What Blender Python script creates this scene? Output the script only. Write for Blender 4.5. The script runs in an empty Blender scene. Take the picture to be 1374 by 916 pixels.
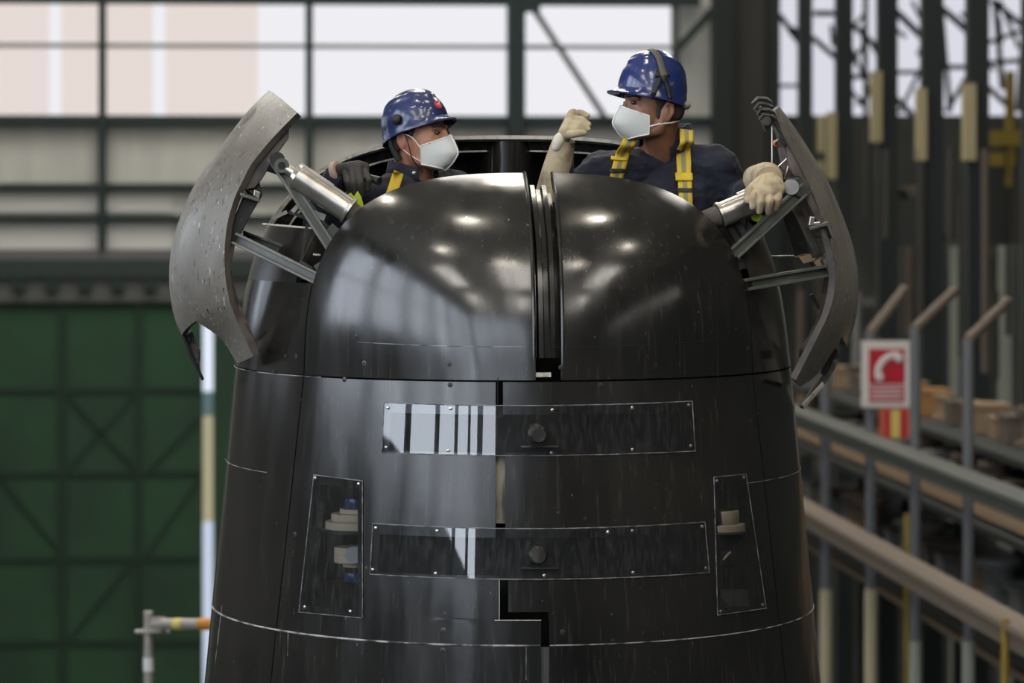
import bpy, bmesh, math, random
from mathutils import Vector as V, Matrix, noise
random.seed(7)
R = math.radians
SC = bpy.context.scene
COL = SC.collection
# ------------------------------------------------------------------ camera frame
TH = R(4.4); sn, cs = math.sin(TH), math.cos(TH)
F = 4700.0; D0 = 12.5; HZ = 262.0; CX = 687.0
CAM = V((-D0*sn, -D0*cs, 10.0))
def P(px, py, d):
    u = (px-CX)/F; v = (HZ-py)/F
    return V((CAM.x+sn*d+cs*u*d, CAM.y+cs*d-sn*u*d, CAM.z+v*d))
def PY(px, py, y):
    u = (px-CX)/F
    return P(px, py, (y-CAM.y)/(cs-sn*u))
def PX(px, py, x):
    u = (px-CX)/F
    return P(px, py, (x-CAM.x)/(sn+cs*u))
def proj(p):
    q = V(p)-CAM
    d = q.x*sn+q.y*cs
    return CX+F*(q.x*cs-q.y*sn)/d, HZ-F*q.z/d
# ------------------------------------------------------------------ sail surface
K = D0/F
ZS = 10-(488-HZ)*K; SH = (488-182)*K; SA = 371*K; SB = SA*1.185
YC = -0.65*SB
def fn(p):
    x, y, z = p
    yy = min(y, 0)
    if z >= ZS:
        h = (z-ZS)/SH; pw = 2.05+0.9*min(h, 1.0)
        g = min(h, 1.0)*max(0.0, 1-.95*h)
        return abs(x/(SA*(1-0.085*g-.02*h)))**pw+(yy/(SB*(1-.07*g)))**2+h**3.1
    a = SA+0.0945*(ZS-z); b = SB+0.08*(ZS-z)
    return abs(x/a)**2.05+(yy/b)**2
def grad(p):
    e = 1e-4; g = []
    for i in range(3):
        q = list(p); q[i] += e; r = list(p); r[i] -= e
        g.append(fn(q)-fn(r))
    return V(g).normalized()
_hc = {}
def hit(px, py):
    k = (round(px, 2), round(py, 2))
    if k in _hc: return _hc[k].copy()
    d = D0*0.86
    while d < D0*1.02 and fn(P(px, py, d)) > 1: d += .02
    lo, hi = d-.02, d
    for _ in range(26):
        m = (lo+hi)/2
        if fn(P(px, py, m)) < 1: hi = m
        else: lo = m
    _hc[k] = P(px, py, hi)
    return _hc[k].copy()
def castdir(o, d):
    lo, hi = 0.0, 3.0
    for _ in range(34):
        m = (lo+hi)/2
        if fn(o+d*m) < 1: lo = m
        else: hi = m
    return o+d*hi
# ------------------------------------------------------------------ materials
def mat(name, base=(.5, .5, .5), rough=.5, metal=0, ior=1.5, **k):
    m = bpy.data.materials.new(name); m.use_nodes = True
    nt = m.node_tree; b = nt.nodes['Principled BSDF']
    b.inputs['Base Color'].default_value = (*base, 1); b.inputs['Roughness'].default_value = rough
    b.inputs['Metallic'].default_value = metal; b.inputs['IOR'].default_value = ior
    N, L = nt.nodes, nt.links
    tc = N.new('ShaderNodeTexCoord')
    def nz(scale, stretch=(1, 1, 1), detail=4, lo=.35, hi=.65):
        mp = N.new('ShaderNodeMapping'); mp.inputs['Scale'].default_value = stretch
        L.new(tc.outputs['Object'], mp.inputs['Vector'])
        t = N.new('ShaderNodeTexNoise'); t.inputs['Scale'].default_value = scale; t.inputs['Detail'].default_value = detail
        L.new(mp.outputs['Vector'], t.inputs['Vector'])
        r = N.new('ShaderNodeMapRange'); r.inputs['From Min'].default_value = lo; r.inputs['From Max'].default_value = hi
        L.new(t.outputs['Fac'], r.inputs['Value'])
        return r.outputs['Result'], t.outputs['Fac']
    col = None
    for (c2, sc, st, lo, hi) in k.get('layers', []):
        f, _ = nz(sc, st, 6, lo, hi)
        mx = N.new('ShaderNodeMix'); mx.data_type = 'RGBA'
        L.new(f, mx.inputs[0])
        if col is None: mx.inputs[6].default_value = (*base, 1)
        else: L.new(col, mx.inputs[6])
        mx.inputs[7].default_value = (*c2, 1); col = mx.outputs[2]
    if col is not None: L.new(col, b.inputs['Base Color'])
    if 'rvar' in k:
        r2, sc, st = k['rvar']
        f, _ = nz(sc, st, 5)
        mr = N.new('ShaderNodeMapRange'); mr.inputs['To Min'].default_value = rough; mr.inputs['To Max'].default_value = r2
        L.new(f, mr.inputs['Value']); L.new(mr.outputs['Result'], b.inputs['Roughness'])
    if 'bump' in k:
        prev = None
        for (sc, st, strength, dist) in k['bump']:
            _, f = nz(sc, st, 3)
            bp = N.new('ShaderNodeBump'); bp.inputs['Strength'].default_value = strength; bp.inputs['Distance'].default_value = dist
            L.new(f, bp.inputs['Height'])
            if prev is not None: L.new(prev, bp.inputs['Normal'])
            prev = bp.outputs['Normal']
        L.new(prev, b.inputs['Normal'])
    if 'sheen' in k: b.inputs['Sheen Weight'].default_value = k['sheen']
    if 'sss' in k:
        b.inputs['Subsurface Weight'].default_value = k['sss']; b.inputs['Subsurface Radius'].default_value = (.012, .005, .003)
        b.inputs['Subsurface Scale'].default_value = .6
    if 'coat' in k: b.inputs['Coat Weight'].default_value = k['coat']; b.inputs['Coat Roughness'].default_value = .08
    return m
def emit(name, c, s):
    m = bpy.data.materials.new(name); m.use_nodes = True
    nt = m.node_tree; nt.nodes.clear()
    o = nt.nodes.new('ShaderNodeOutputMaterial'); e = nt.nodes.new('ShaderNodeEmission')
    e.inputs['Color'].default_value = (*c, 1); e.inputs['Strength'].default_value = s
    nt.links.new(e.outputs[0], o.inputs[0])
    return m
def glassmat(name, tint=(.8, .82, .85), dust=.03):
    m = bpy.data.materials.new(name); m.use_nodes = True
    nt = m.node_tree; N, L = nt.nodes, nt.links; N.clear()
    o = N.new('ShaderNodeOutputMaterial'); tr = N.new('ShaderNodeBsdfTransparent'); gl = N.new('ShaderNodeBsdfGlossy')
    df = N.new('ShaderNodeBsdfDiffuse'); fr = N.new('ShaderNodeFresnel'); m1 = N.new('ShaderNodeMixShader'); m2 = N.new('ShaderNodeMixShader')
    fr.inputs['IOR'].default_value = 2.0
    tr.inputs['Color'].default_value = (*tint, 1); gl.inputs['Roughness'].default_value = .015
    df.inputs['Color'].default_value = (.5, .5, .5, 1)
    tc = N.new('ShaderNodeTexCoord'); mp = N.new('ShaderNodeMapping'); mp.inputs['Scale'].default_value = (95, 95, 22)
    nz = N.new('ShaderNodeTexNoise'); nz.inputs['Scale'].default_value = 1.0; nz.inputs['Detail'].default_value = 8
    L.new(tc.outputs['Object'], mp.inputs[0]); L.new(mp.outputs[0], nz.inputs['Vector'])
    mr = N.new('ShaderNodeMapRange'); mr.inputs['From Min'].default_value = .45; mr.inputs['From Max'].default_value = .8
    mr.inputs['To Max'].default_value = dust*2.6; mr.inputs['To Min'].default_value = dust*.7
    L.new(nz.outputs['Fac'], mr.inputs['Value'])
    L.new(mr.outputs['Result'], m1.inputs[0]); L.new(tr.outputs[0], m1.inputs[1]); L.new(df.outputs[0], m1.inputs[2])
    L.new(fr.outputs[0], m2.inputs[0]); L.new(m1.outputs[0], m2.inputs[1]); L.new(gl.outputs[0], m2.inputs[2])
    L.new(m2.outputs[0], o.inputs[0])
    return m
M = {}
M['sail'] = mat('sail_paint', (.007, .0072, .0073), .13, ior=1.66, layers=[((.026, .0235, .020), 1.2, (1, 1, 1), .35, .8), ((.045, .041, .035), 9, (9, 9, .35), .55, .85), ((.14, .13, .12), 60, (1, 1, .6), .70, .80)],
    rvar=(.21, 3, (5, 5, .5)), bump=[(260, (1, 1, 1), .06, .0010), (7, (1, 1, 1), .06, .005)])
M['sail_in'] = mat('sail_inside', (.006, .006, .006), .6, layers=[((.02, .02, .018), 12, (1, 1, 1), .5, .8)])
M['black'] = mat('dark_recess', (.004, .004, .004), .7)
M['door'] = mat('weathered_cowl_paint', (.15, .136, .115), .22, ior=1.9, layers=[((.24, .22, .19), 3, (1, 1, 1), .4, .7), ((.025, .022, .02), 1, (150, 60, 30), .625, .65), ((.5, .48, .45), 1, (110, 50, 26), .66, .68)],
    rvar=(.5, 4, (1, 1, 1)), bump=[(30, (4, 4, 1), .25, .003)])
M['door_in'] = mat('cowl_inside', (.10, .085, .07), .6, layers=[((.03, .026, .024), 14, (1, 1, 1), .42, .6), ((.25, .21, .16), 20, (1, 1, 1), .58, .7)])
M['olive'] = mat('olive_strut_paint', (.075, .08, .066), .38, layers=[((.16, .16, .14), 9, (1, 1, 1), .5, .75)], bump=[(60, (1, 1, 1), .1, .001)])
M['steel'] = mat('bare_steel', (.50, .48, .44), .28, .9, layers=[((.30, .28, .25), 12, (1, 1, 1), .45, .7)])
M['bright'] = mat('worn_edge', (.60, .57, .51), .4, .3, layers=[((.25, .23, .21), 40, (1, 1, 1), .5, .7)])
M['edge'] = mat('acrylic_edge', (.22, .225, .23), .35, layers=[((.06, .06, .06), 30, (1, 1, 1), .4, .6)])
M['seamw'] = mat('scuffed_seam', (.38, .37, .36), .6, layers=[((.02, .02, .02), 16, (1, 1, 1), .42, .62)])
M['glass'] = glassmat('acrylic_pane')
M['beige'] = mat('beige_lamp_body', (.75, .62, .42), .5)
M['beige2'] = mat('dimmed_beige_lamp_body', (.12, .10, .07), .5)  # darker copy of the lantern beige, dimness put into the colour
M['blue'] = mat('blue_lamp_glass', (.03, .06, .16), .2)
M['whitep'] = mat('white_tape', (.7, .7, .7), .5)
M['dark'] = mat('dark_metal', (.035, .033, .03), .4, .5, layers=[((.09, .085, .075), 25, (1, 1, 1), .5, .7)])
M['lime'] = mat('lime_plastic', (.42, .50, .02), .55)
M['orange'] = mat('orange_plastic', (.8, .16, .02), .5)
M['skin'] = mat('skin', (.42, .20, .125), .5, sss=.15, layers=[((.34, .13, .085), 22, (1, 1, 1), .42, .7)], bump=[(160, (1, 1, 1), .15, .001)])
M['skin2'] = mat('tanned_skin', (.30, .145, .085), .5, sss=.15, layers=[((.22, .085, .05), 22, (1, 1, 1), .42, .7)], bump=[(160, (1, 1, 1), .15, .001)])
M['hair'] = mat('dark_hair', (.03, .02, .014), .7, bump=[(200, (1, 1, .2), .8, .003)])
M['eye'] = mat('eye', (.05, .035, .03), .15)
M['navy'] = mat('navy_cloth', (.0075, .0095, .021), .85, sheen=.06, layers=[((.013, .016, .031), 16, (1, 1, 1), .45, .7)], bump=[(9, (1, 1, 1.6), .8, .03), (26, (1, 1, .6), .5, .012), (500, (1, 1, 1), .2, .0008)])
M['helmet'] = mat('blue_helmet_plastic', (.014, .028, .125), .22, coat=.5, layers=[((.05, .065, .14), 30, (1, 1, 1), .62, .72)], bump=[(18, (1, 1, 1), .06, .003)])
M['helmet2'] = mat('worn_blue_helmet_plastic', (.020, .030, .105), .26, coat=.4, layers=[((.10, .11, .15), 34, (1, 1, 1), .60, .68)], bump=[(18, (1, 1, 1), .08, .003)])
M['mask'] = mat('mask_fibre', (.60, .62, .60), .9, bump=[(120, (1, 1, 1), .1, .001)])
M['maskw'] = mat('mask_white_edge', (.82, .82, .80), .8)
M['leather'] = mat('pale_work_leather', (.44, .355, .23), .8, layers=[((.17, .125, .075), 13, (1, 1, 1), .45, .68)], bump=[(22, (1, 1, 1), .6, .012), (90, (1, 1, 1), .3, .003)])
M['leatherw'] = mat('white_leather', (.60, .56, .48), .8, layers=[((.42, .38, .30), 13, (1, 1, 1), .5, .7)], bump=[(40, (1, 1, 1), .4, .004)])
M['blackglove'] = mat('dark_grey_glove', (.050, .046, .038), .8, layers=[((.022, .02, .018), 18, (1, 1, 1), .45, .65)], bump=[(60, (1, 1, 1), .4, .003)])
M['yellow'] = mat('yellow_webbing', (.66, .47, .03), .7, bump=[(120, (1, 1, 1), .3, .001)])
M['greyweb'] = mat('grey_webbing', (.28, .25, .12), .8, bump=[(120, (1, 1, 1), .3, .001)])
M['strap'] = mat('black_strap', (.012, .012, .012), .6)
M['brownstrap'] = mat('grey_brown_strap', (.09, .08, .065), .7)
M['red'] = mat('red_sticker', (.60, .03, .02), .4)
M['white'] = mat('white_sticker', (.8, .8, .8), .4)
# hall
M['wallgrey'] = mat('grey_cladding', (.66, .66, .60), .8, layers=[((.60, .60, .56), 3, (1, 1, .2), .4, .6)])
M['wallpale'] = mat('pale_cladding', (.72, .72, .70), .8)
M['walldark'] = mat('dark_cladding', (.045, .05, .045), .8, layers=[((.09, .09, .08), 1.2, (1, 1, .4), .5, .7)])
M['beamgreen'] = mat('dark_green_steel', (.012, .030, .028), .6)
M['colsteel'] = mat('black_green_steel', (.010, .016, .015), .6)
M['colbrown'] = mat('brown_steel', (.040, .038, .032), .7)
M['doorgreen'] = mat('green_door_sheet', (.024, .082, .036), .7, layers=[((.020, .055, .028), .8, (1, 1, 1), .4, .65)])
M['doorline'] = mat('green_door_rib', (.012, .038, .020), .7)
M['lintel'] = mat('grey_track', (.11, .115, .11), .7)
M['lavender'] = mat('grey_paint_post', (.125, .13, .14), .5)
M['cream'] = mat('cream_paint', (.42, .38, .26), .7)
M['railgreen'] = mat('grey_green_beam', (.065, .073, .062), .6)
M['railpink'] = mat('dusty_pink_beam', (.17, .135, .105), .7)
M['tan'] = mat('tan_part', (.26, .18, .11), .7)
M['rust'] = mat('orange_part', (.34, .17, .06), .7)
M['ochre'] = mat('ochre_part', (.28, .20, .03), .7)
M['brown'] = mat('brown_part', (.11, .085, .065), .7)
M['greypart'] = mat('grey_part', (.22, .22, .21), .7)
M['strip'] = mat('yellowish_guard', (.40, .34, .19), .7)
M['palecol'] = mat('pale_green_column', (.30, .32, .28), .7)
M['galv'] = mat('galvanised_tube', (.40, .38, .34), .45, .4)
M['signred'] = mat('sign_red', (.42, .008, .022), .5)
M['signpink'] = mat('sign_text_band', (.40, .10, .12), .5)
M['signwhite'] = mat('sign_white', (.62, .58, .56), .5)
M['signyel'] = mat('sign_yellow', (.62, .52, .14), .5)
M['signorange'] = mat('sign_faded_red', (.5, .10, .06), .5)
M['floor'] = mat('concrete_floor', (.10, .097, .09), .5, layers=[((.10, .10, .095), .4, (1, 1, 1), .4, .6)])
M['ceil'] = mat('roof_sheet', (.60, .55, .46), .8)
M['sidewall'] = mat('side_cladding', (.07, .072, .07), .8)
M['rightwall'] = mat('dark_side_cladding', (.03, .035, .033), .8)
M['hull'] = mat('hull_paint', (.010, .010, .011), .35)
W = {'dim': emit('far_side_daylight', (.80, .88, 1.0), 1.5), 'pink': emit('pane_pinkish', (.86, .765, .72), .92), 'white': emit('pane_white', (.86, .86, .90), 1.0), 'right': emit('pane_cool', (.72, .72, .80), .98),
     'gap': emit('daylight_gap', (.80, .87, 1.0), 1.0), 'gaplow': emit('daylight_gap_low', (.62, .70, .86), .9), 'gapyel': emit('sunlit_wall_beyond', (.50, .46, .30), .8),
     'side': emit('side_daylight', (.80, .88, 1.0), 5.5), 'front': emit('front_daylight', (.80, .88, 1.0), 5.0), 'roof_fill': emit('added_roof_fill', (1.0, .95, .86), 9.0), 'lamp': emit('lamp_glow', (1.0, .92, .78), 90.0)}
# ------------------------------------------------------------------ object helpers
def link(name, me_or_none, parent=None):
    o = bpy.data.objects.new(name, me_or_none); COL.objects.link(o)
    if parent is not None: o.parent = parent
    return o
def rootpos(o):
    while o.parent is not None: o = o.parent
    return o.location
def tag(o, label=None, cat=None, group=None, kind=None):
    if label: o['label'] = label
    if cat: o['category'] = cat
    if group: o['group'] = group
    if kind: o['kind'] = kind
    return o
def thing(name, loc, label, cat, group=None):
    o = link(name, None); o.location = loc; o.empty_display_size = .1
    return tag(o, label, cat, group)
def obj(name, bm, m, parent=None, smooth=True, label=None, sharp=35, loc=None):
    """bm holds world coordinates; stored relative to the root of its thing"""
    off = rootpos(parent) if parent is not None else (V(loc) if loc is not None else V((0, 0, 0)))
    if off.length > 0: bmesh.ops.translate(bm, verts=bm.verts, vec=-off)
    me = bpy.data.meshes.new(name)
    for f in bm.faces: f.smooth = smooth
    bm.to_mesh(me); bm.free()
    mm = m if isinstance(m, (list, tuple)) else [m]
    for x in mm: me.materials.append(x)
    if smooth and sharp: me.set_sharp_from_angle(angle=R(sharp))
    o = link(name, me, parent)
    if parent is None and loc is not None: o.location = loc
    if label: o['label'] = label
    return o
def struct(name, bm, m, parent=None, smooth=False):
    o = obj(name, bm, m, parent, smooth)
    if parent is None: o['kind'] = 'structure'
    return o
def B(): return bmesh.new()
def box(bm, c, s, rot=None):
    mtx = Matrix.Translation(V(c)) @ (rot.to_4x4() if rot is not None else Matrix.Identity(4)) @ Matrix.Diagonal((s[0], s[1], s[2], 1))
    bmesh.ops.create_cube(bm, size=1, matrix=mtx); return bm
def minmax(bm, a, b):
    return box(bm, [(a[i]+b[i])/2 for i in range(3)], [max(abs(b[i]-a[i]), 1e-4) for i in range(3)])
def frame(d, up=V((0, 0, 1))):
    d = V(d).normalized()
    if abs(d.dot(up)) > .98: up = V((0, 1, 0))
    x = d.cross(up).normalized(); y = x.cross(d).normalized()
    return x, y, d
def beam(bm, p, q, w, h, up=V((0, 0, 1))):
    p, q = V(p), V(q); x, y, d = frame(q-p, up)
    rot = Matrix((x, y, d)).transposed()
    return box(bm, (p+q)/2, (w, h, (q-p).length), rot)
def tube(bm, pts, rad, seg=16, caps=True, rnd=False, flat=None):
    """loft of circles; rad: number or list; flat=(axis vector, ratio) squeezes sections"""
    pts = [V(p) for p in pts]; n = len(pts)
    rad = list(rad) if isinstance(rad, (list, tuple)) else [rad]*n
    tans = [((pts[min(i+1, n-1)]-pts[max(i-1, 0)]).normalized()) for i in range(n)]
    if rnd:
        a, b = pts[0], pts[-1]; ta, tb = tans[0], tans[-1]; r0, r1 = rad[0], rad[-1]
        pre = [(a-ta*r0*math.sin(t), r0*math.cos(t), ta) for t in (R(84), R(60), R(30))]
        post = [(b+tb*r1*math.sin(t), r1*math.cos(t), tb) for t in (R(30), R(60), R(84))]
        pts = [q[0] for q in pre]+pts+[q[0] for q in post]; rad = [q[1] for q in pre]+rad+[q[1] for q in post]
        tans = [q[2] for q in pre]+tans+[q[2] for q in post]; n = len(pts)
    x, y, _ = frame(tans[0])
    rings = []
    for i in range(n):
        t = tans[i]; x = (x-t*x.dot(t)).normalized(); y = t.cross(x)
        ring = []
        for k in range(seg):
            a = 2*math.pi*k/seg; off = (x*math.cos(a)+y*math.sin(a))*rad[i]
            if flat: off -= flat[0]*off.dot(flat[0])*(1-flat[1])
            ring.append(bm.verts.new(pts[i]+off))
        rings.append(ring)
    for i in range(n-1):
        for k in range(seg):
            bm.faces.new((rings[i][k], rings[i][(k+1) % seg], rings[i+1][(k+1) % seg], rings[i+1][k]))
    if caps:
        bm.faces.new(rings[0][::-1]); bm.faces.new(rings[-1])
    return bm
def cyl(bm, p, q, r, seg=20): return tube(bm, [p, q], r, seg)
def ell(bm, c, r, rot=None, seg=24):
    mtx = Matrix.Translation(V(c)) @ (rot.to_4x4() if rot is not None else Matrix.Identity(4)) @ Matrix.Diagonal((r[0], r[1], r[2], 1))
    bmesh.ops.create_uvsphere(bm, u_segments=seg, v_segments=max(8, seg*2//3), radius=1, matrix=mtx); return bm
def grid(bm, rows, flip=False):
    vs = [[bm.verts.new(p) for p in r] for r in rows]
    for i in range(len(vs)-1):
        for j in range(len(vs[0])-1):
            q = (vs[i][j], vs[i][j+1], vs[i+1][j+1], vs[i+1][j])
            bm.faces.new(q[::-1] if flip else q)
    return bm
def clip(bm, co, no):
    """keep the side the normal points away from"""
    bmesh.ops.bisect_plane(bm, geom=bm.verts[:]+bm.edges[:]+bm.faces[:], dist=1e-6, plane_co=co, plane_no=no, clear_outer=True)
    return bm
def solid(bm, t, nfun=None, rim=0):
    """give an open sheet a thickness t inwards; rims get vertices of their own"""
    bm.normal_update(); bm.verts.index_update()
    base = bm.verts[:]; faces = bm.faces[:]; bnd = [e for e in bm.edges if e.is_boundary]
    nor = {v: (nfun(v.co) if nfun else v.normal.copy()) for v in base}
    inn = {v: bm.verts.new(v.co-nor[v]*t) for v in base}
    for f in faces: bm.faces.new([inn[v] for v in reversed(f.verts)]).material_index = rim
    for e in bnd:
        f = e.link_faces[0]
        vs = list(f.verts); a, b = e.verts
        i = vs.index(a)
        if vs[(i+1) % len(vs)] is not b: a, b = b, a
        q = [bm.verts.new(c) for c in (b.co, a.co, inn[a].co, inn[b].co)]
        bm.faces.new(q).material_index = rim
    return bm
def outward(bm):
    bm.normal_update()
    for f in bm.faces:
        if f.normal.dot(grad(f.calc_center_median())) < 0: f.normal_flip()
    bm.normal_update(); return bm
def patch(quad, nu, nv, off=0.0, thick=0.0):
    tl, tr, br, bl = quad; rows = []
    for j in range(nv+1):
        b = j/nv; r = []
        for i in range(nu+1):
            a = i/nu
            x = (tl[0]*(1-a)+tr[0]*a)*(1-b)+(bl[0]*(1-a)+br[0]*a)*b
            y = (tl[1]*(1-a)+tr[1]*a)*(1-b)+(bl[1]*(1-a)+br[1]*a)*b
            p = hit(x, y); r.append(p+grad(p)*off)
        rows.append(r)
    bm = grid(B(), rows); outward(bm)
    if thick: solid(bm, thick)
    return bm
def ribbon_px(bm, pxs, w, off=.0015, n=24):
    """thin raised strip lying on the sail along pixel polyline"""
    pts = []
    for k in range(len(pxs)-1):
        for i in range(n+1 if k == len(pxs)-2 else n):
            t = i/n; pts.append((pxs[k][0]*(1-t)+pxs[k+1][0]*t, pxs[k][1]*(1-t)+pxs[k+1][1]*t))
    ps = []
    for q in pts:
        p = hit(*q); ps.append(p+grad(p)*off)
    tube(bm, ps, w, 6)
    return bm
def catmull(pts, n):
    """resample a polyline smoothly at n+1 points by arc length"""
    pts = [V(p) for p in pts]; dense = []
    for i in range(len(pts)-1):
        p0, p1, p2, p3 = pts[max(i-1, 0)], pts[i], pts[i+1], pts[min(i+2, len(pts)-1)]
        for k in range(12):
            t = k/12
            dense.append(.5*((2*p1)+(p2-p0)*t+(2*p0-5*p1+4*p2-p3)*t*t+(3*p1-p0-3*p2+p3)*t**3))
    dense.append(pts[-1])
    L = [0]
    for i in range(1, len(dense)): L.append(L[-1]+(dense[i]-dense[i-1]).length)
    out = []; j = 0
    for i in range(n+1):
        s = L[-1]*i/n
        while j < len(L)-2 and L[j+1] < s: j += 1
        t = (s-L[j])/max(L[j+1]-L[j], 1e-9)
        out.append(dense[j].lerp(dense[j+1], min(max(t, 0), 1)))
    return out
def remesh(o, vox, it=4, f=.5):
    m = o.modifiers.new('fuse', 'REMESH'); m.mode = 'VOXEL'; m.voxel_size = vox; m.use_smooth_shade = True
    s = o.modifiers.new('relax', 'SMOOTH'); s.iterations = it; s.factor = f
    return o
def bev(o, w, seg=2):
    m = o.modifiers.new('bevel', 'BEVEL'); m.width = w; m.segments = seg; m.limit_method = 'ANGLE'; m.angle_limit = R(40)
    return o
# ================================================================== THE HALL
ZC = 20.0; XL, XR, YF, YB = -12.0, 16.0, -34.0, 42.0
struct('floor', minmax(B(), (XL, YF, -.2), (XR, YB, 0)), M['floor'])
struct('ceiling', minmax(B(), (XL, YF, ZC), (XR, YB, ZC+.2)), M['ceil'])
nwin = [0]
def window(bm, m, parent=None):
    nwin[0] += 1
    return struct('window_%d' % nwin[0], bm, m)
ntrim = [0]
def trim(bm, m):
    ntrim[0] += 1
    return struct('trim_%d' % ntrim[0], bm, m)
def pbox(x0, y0, x1, y1, Y, dep=.1):
    """box whose front face fills this picture rectangle when standing at depth line Y"""
    xm = (x0+x1)/2
    if x0 == -60: x0 = -420          # runs on past the frame
    a, b = PY(x0, 0, Y).x, PY(x1, 0, Y).x
    return (a, Y, PY(xm, y1, Y).z), (b, Y+dep, PY(xm, y0, Y).z)
def pb(x0, y0, x1, y1, Y, dep=.1): return minmax(B(), *pbox(x0, y0, x1, y1, Y, dep))
# back wall: cladding below the glazed band
zt = lambda py, Y=YB: PY(687, py, Y).z
wb = B()
minmax(wb, (XL, YB, 0), (PY(272, 0, YB).x, YB+.25, zt(160)))
minmax(wb, (PY(286, 0, YB).x, YB, 0), (XR, YB+.25, zt(160)))
minmax(wb, (PY(272, 0, YB).x, YB, zt(420)), (PY(286, 0, YB).x, YB+.25, zt(160)))
minmax(wb, (XL, YB+.12, zt(160)), (XR, YB+.25, ZC))
struct('wall_back', wb, M['wallgrey'])
for a, b, k in [(-60, 66, 'pink'), (66, 82, 'white'), (82, 133, 'pink'), (141, 205, 'pink'), (205, 222, 'white'), (222, 346, 'pink'), (346, 411, 'white'), (419, 683, 'white'), (704, 902, 'white')]:
    window(pb(a, -40, b, 157, YB-.02, .12), W[k])
for a, b in [(1045, 1130), (1130, 1250), (1250, 1420)]:
    window(pb(a, -40, b, 155, YB-.02, .12), W['right'])
trim(pb(-60, -8, 940, 6, YB-.25, .2), M['beamgreen'])
trim(pb(-60, 59, 902, 65, YB-.12, .08), mat('grey_glazing_bar', (.25, .26, .26), .6))
trim(pb(-60, 155, 960, 167, YB-.25, .2), M['beamgreen'])
trim(pb(-60, 300, 230, 334, YB-.04, .04), M['wallpale'])
trim(pb(-60, 262, 230, 284, YB-.04, .04), M['wallpale'])
for a, b in [(246, 254), (288, 296)]: trim(pb(-60, a, 940, b, YB-.2, .16), M['beamgreen'])
trim(pb(-60, 335, 360, 348, YB-.3, .3), mat('purple_grey_ledge', (.16, .155, .165), .7))
trim(pb(-60, 348, 360, 372, YB-.4, .4), mat('dark_green_band', (.03, .05, .042), .7))  # evenly dark green band over the door track
trim(pb(-60, 372, 360, 405, YB-.3, .3), M['lintel'])
for k in range(7): trim(pb(18+k*44, 374, 34+k*44, 390, YB-.42, .1), M['beamgreen'])
for a, b in [(132, 142), (410, 420)]: trim(pb(a, -40, b, 345, YB-.3, .28), M['beamgreen'])
trim(pb(682, -40, 705, 345, YB-.4, .38), M['beamgreen'])
trim(pb(902, -40, 912, 160, YB-.2, .18), M['lintel'])
trim(beam(B(), PY(716, 12, YB-.3), PY(812, 158, YB-.3), .09, .09, V((0, 1, 0))), M['lintel'])
trim(beam(B(), PY(960, 10, YB-.3), PY(905, 70, YB-.3), .12, .09, V((0, 1, 0))), M['beamgreen'])
trim(pb(700, -10, 725, 16, YB-.45, .2), M['beamgreen'])
trim(pb(958, -40, 985, 700, YB-.9, .4), M['colsteel'])
trim(pb(985, -40, 1032, 700, YB-.7, .4), M['colbrown'])
trim(pb(1030, -40, 1047, 700, YB-.9, .4), M['colsteel'])
struct('wall_aisle', pb(1040, 155, 1440, 1250, YB-.06, .06), M['walldark'])
# big green sliding door with its frame lines; a slit of daylight between the leaves
dl = B(); minmax(dl, *pbox(-60, 405, 272, 1200, YB-.18, .16)); d1 = struct('door_1', dl, M['doorgreen'])
dr = B(); minmax(dr, *pbox(286, 405, 420, 1200, YB-.18, .16)); d2 = struct('door_2', dr, M['doorgreen'])
rb = B()
for x in (84, 186): minmax(rb, *pbox(x-5, 405, x+5, 1200, YB-.24, .06))
for y in (410, 523, 635, 750, 862): minmax(rb, *pbox(-60, y-3, 272, y+3, YB-.22, .04))
for (a, b, c, d) in [(90, 630, 180, 530), (190, 640, 268, 560), (0, 640, 80, 740), (90, 860, 180, 750), (192, 750, 268, 640), (90, 530, 182, 630)]:
    beam(rb, PY(a, b, YB-.2), PY(c, d, YB-.2), .04, .05, V((0, 1, 0)))
struct('door_frame_lines', rb, M['doorline'], d1)
window(pb(270, 420, 288, 525, YB+.1, .05), W['gap'])
window(pb(270, 558, 288, 700, YB+.1, .05), W['gapyel'])
window(pb(270, 700, 288, 1200, YB+.1, .05), W['gaplow'])
window(pb(270, 525, 288, 558, YB+.1, .05), emit('shaded_yard_beyond', (.10, .16, .16), 1.0))
# side walls, front wall
struct('wall_left', minmax(B(), (XL-.25, YF, 0), (XL, YB, ZC)), M['sidewall'])
struct('wall_right', minmax(B(), (XR, YF, 0), (XR+.25, YB, ZC)), M['rightwall'])
struct('wall_front', minmax(B(), (XL, YF-.25, 0), (XR, YF, ZC)), M['rightwall'])
y = -30.3
while y < -1.4:
    window(minmax(B(), (XL, y, 10.2), (XL+.05, y+4.6, 17.5)), W['side'])
    trim(minmax(B(), (XL, y+4.6, 6), (XL+.35, y+5.3, ZC)), M['beamgreen'])
    trim(minmax(B(), (XL, y, 13.6), (XL+.1, y+4.6, 13.75)), M['beamgreen'])
    y += 5.3
for x, zb in ((-11.8, 12.0), (-7.6, 13.6), (-3.4, 14.2)):
    window(minmax(B(), (x, YF, zb), (x+3.6, YF+.05, 19.0)), W['front'])
    trim(minmax(B(), (x+3.6, YF, 6), (x+4.2, YF+.3, ZC)), M['beamgreen'])
for y in (5, 11, 17): window(minmax(B(), (XL, y, 10.0), (XL+.05, y+4.5, 13.5)), W['dim'])
window(minmax(B(), (XR-.05, -26, 13.5), (XR, -6, 15.0)), emit('right_side_daylight', (.95, .92, .85), 1.2))
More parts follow.
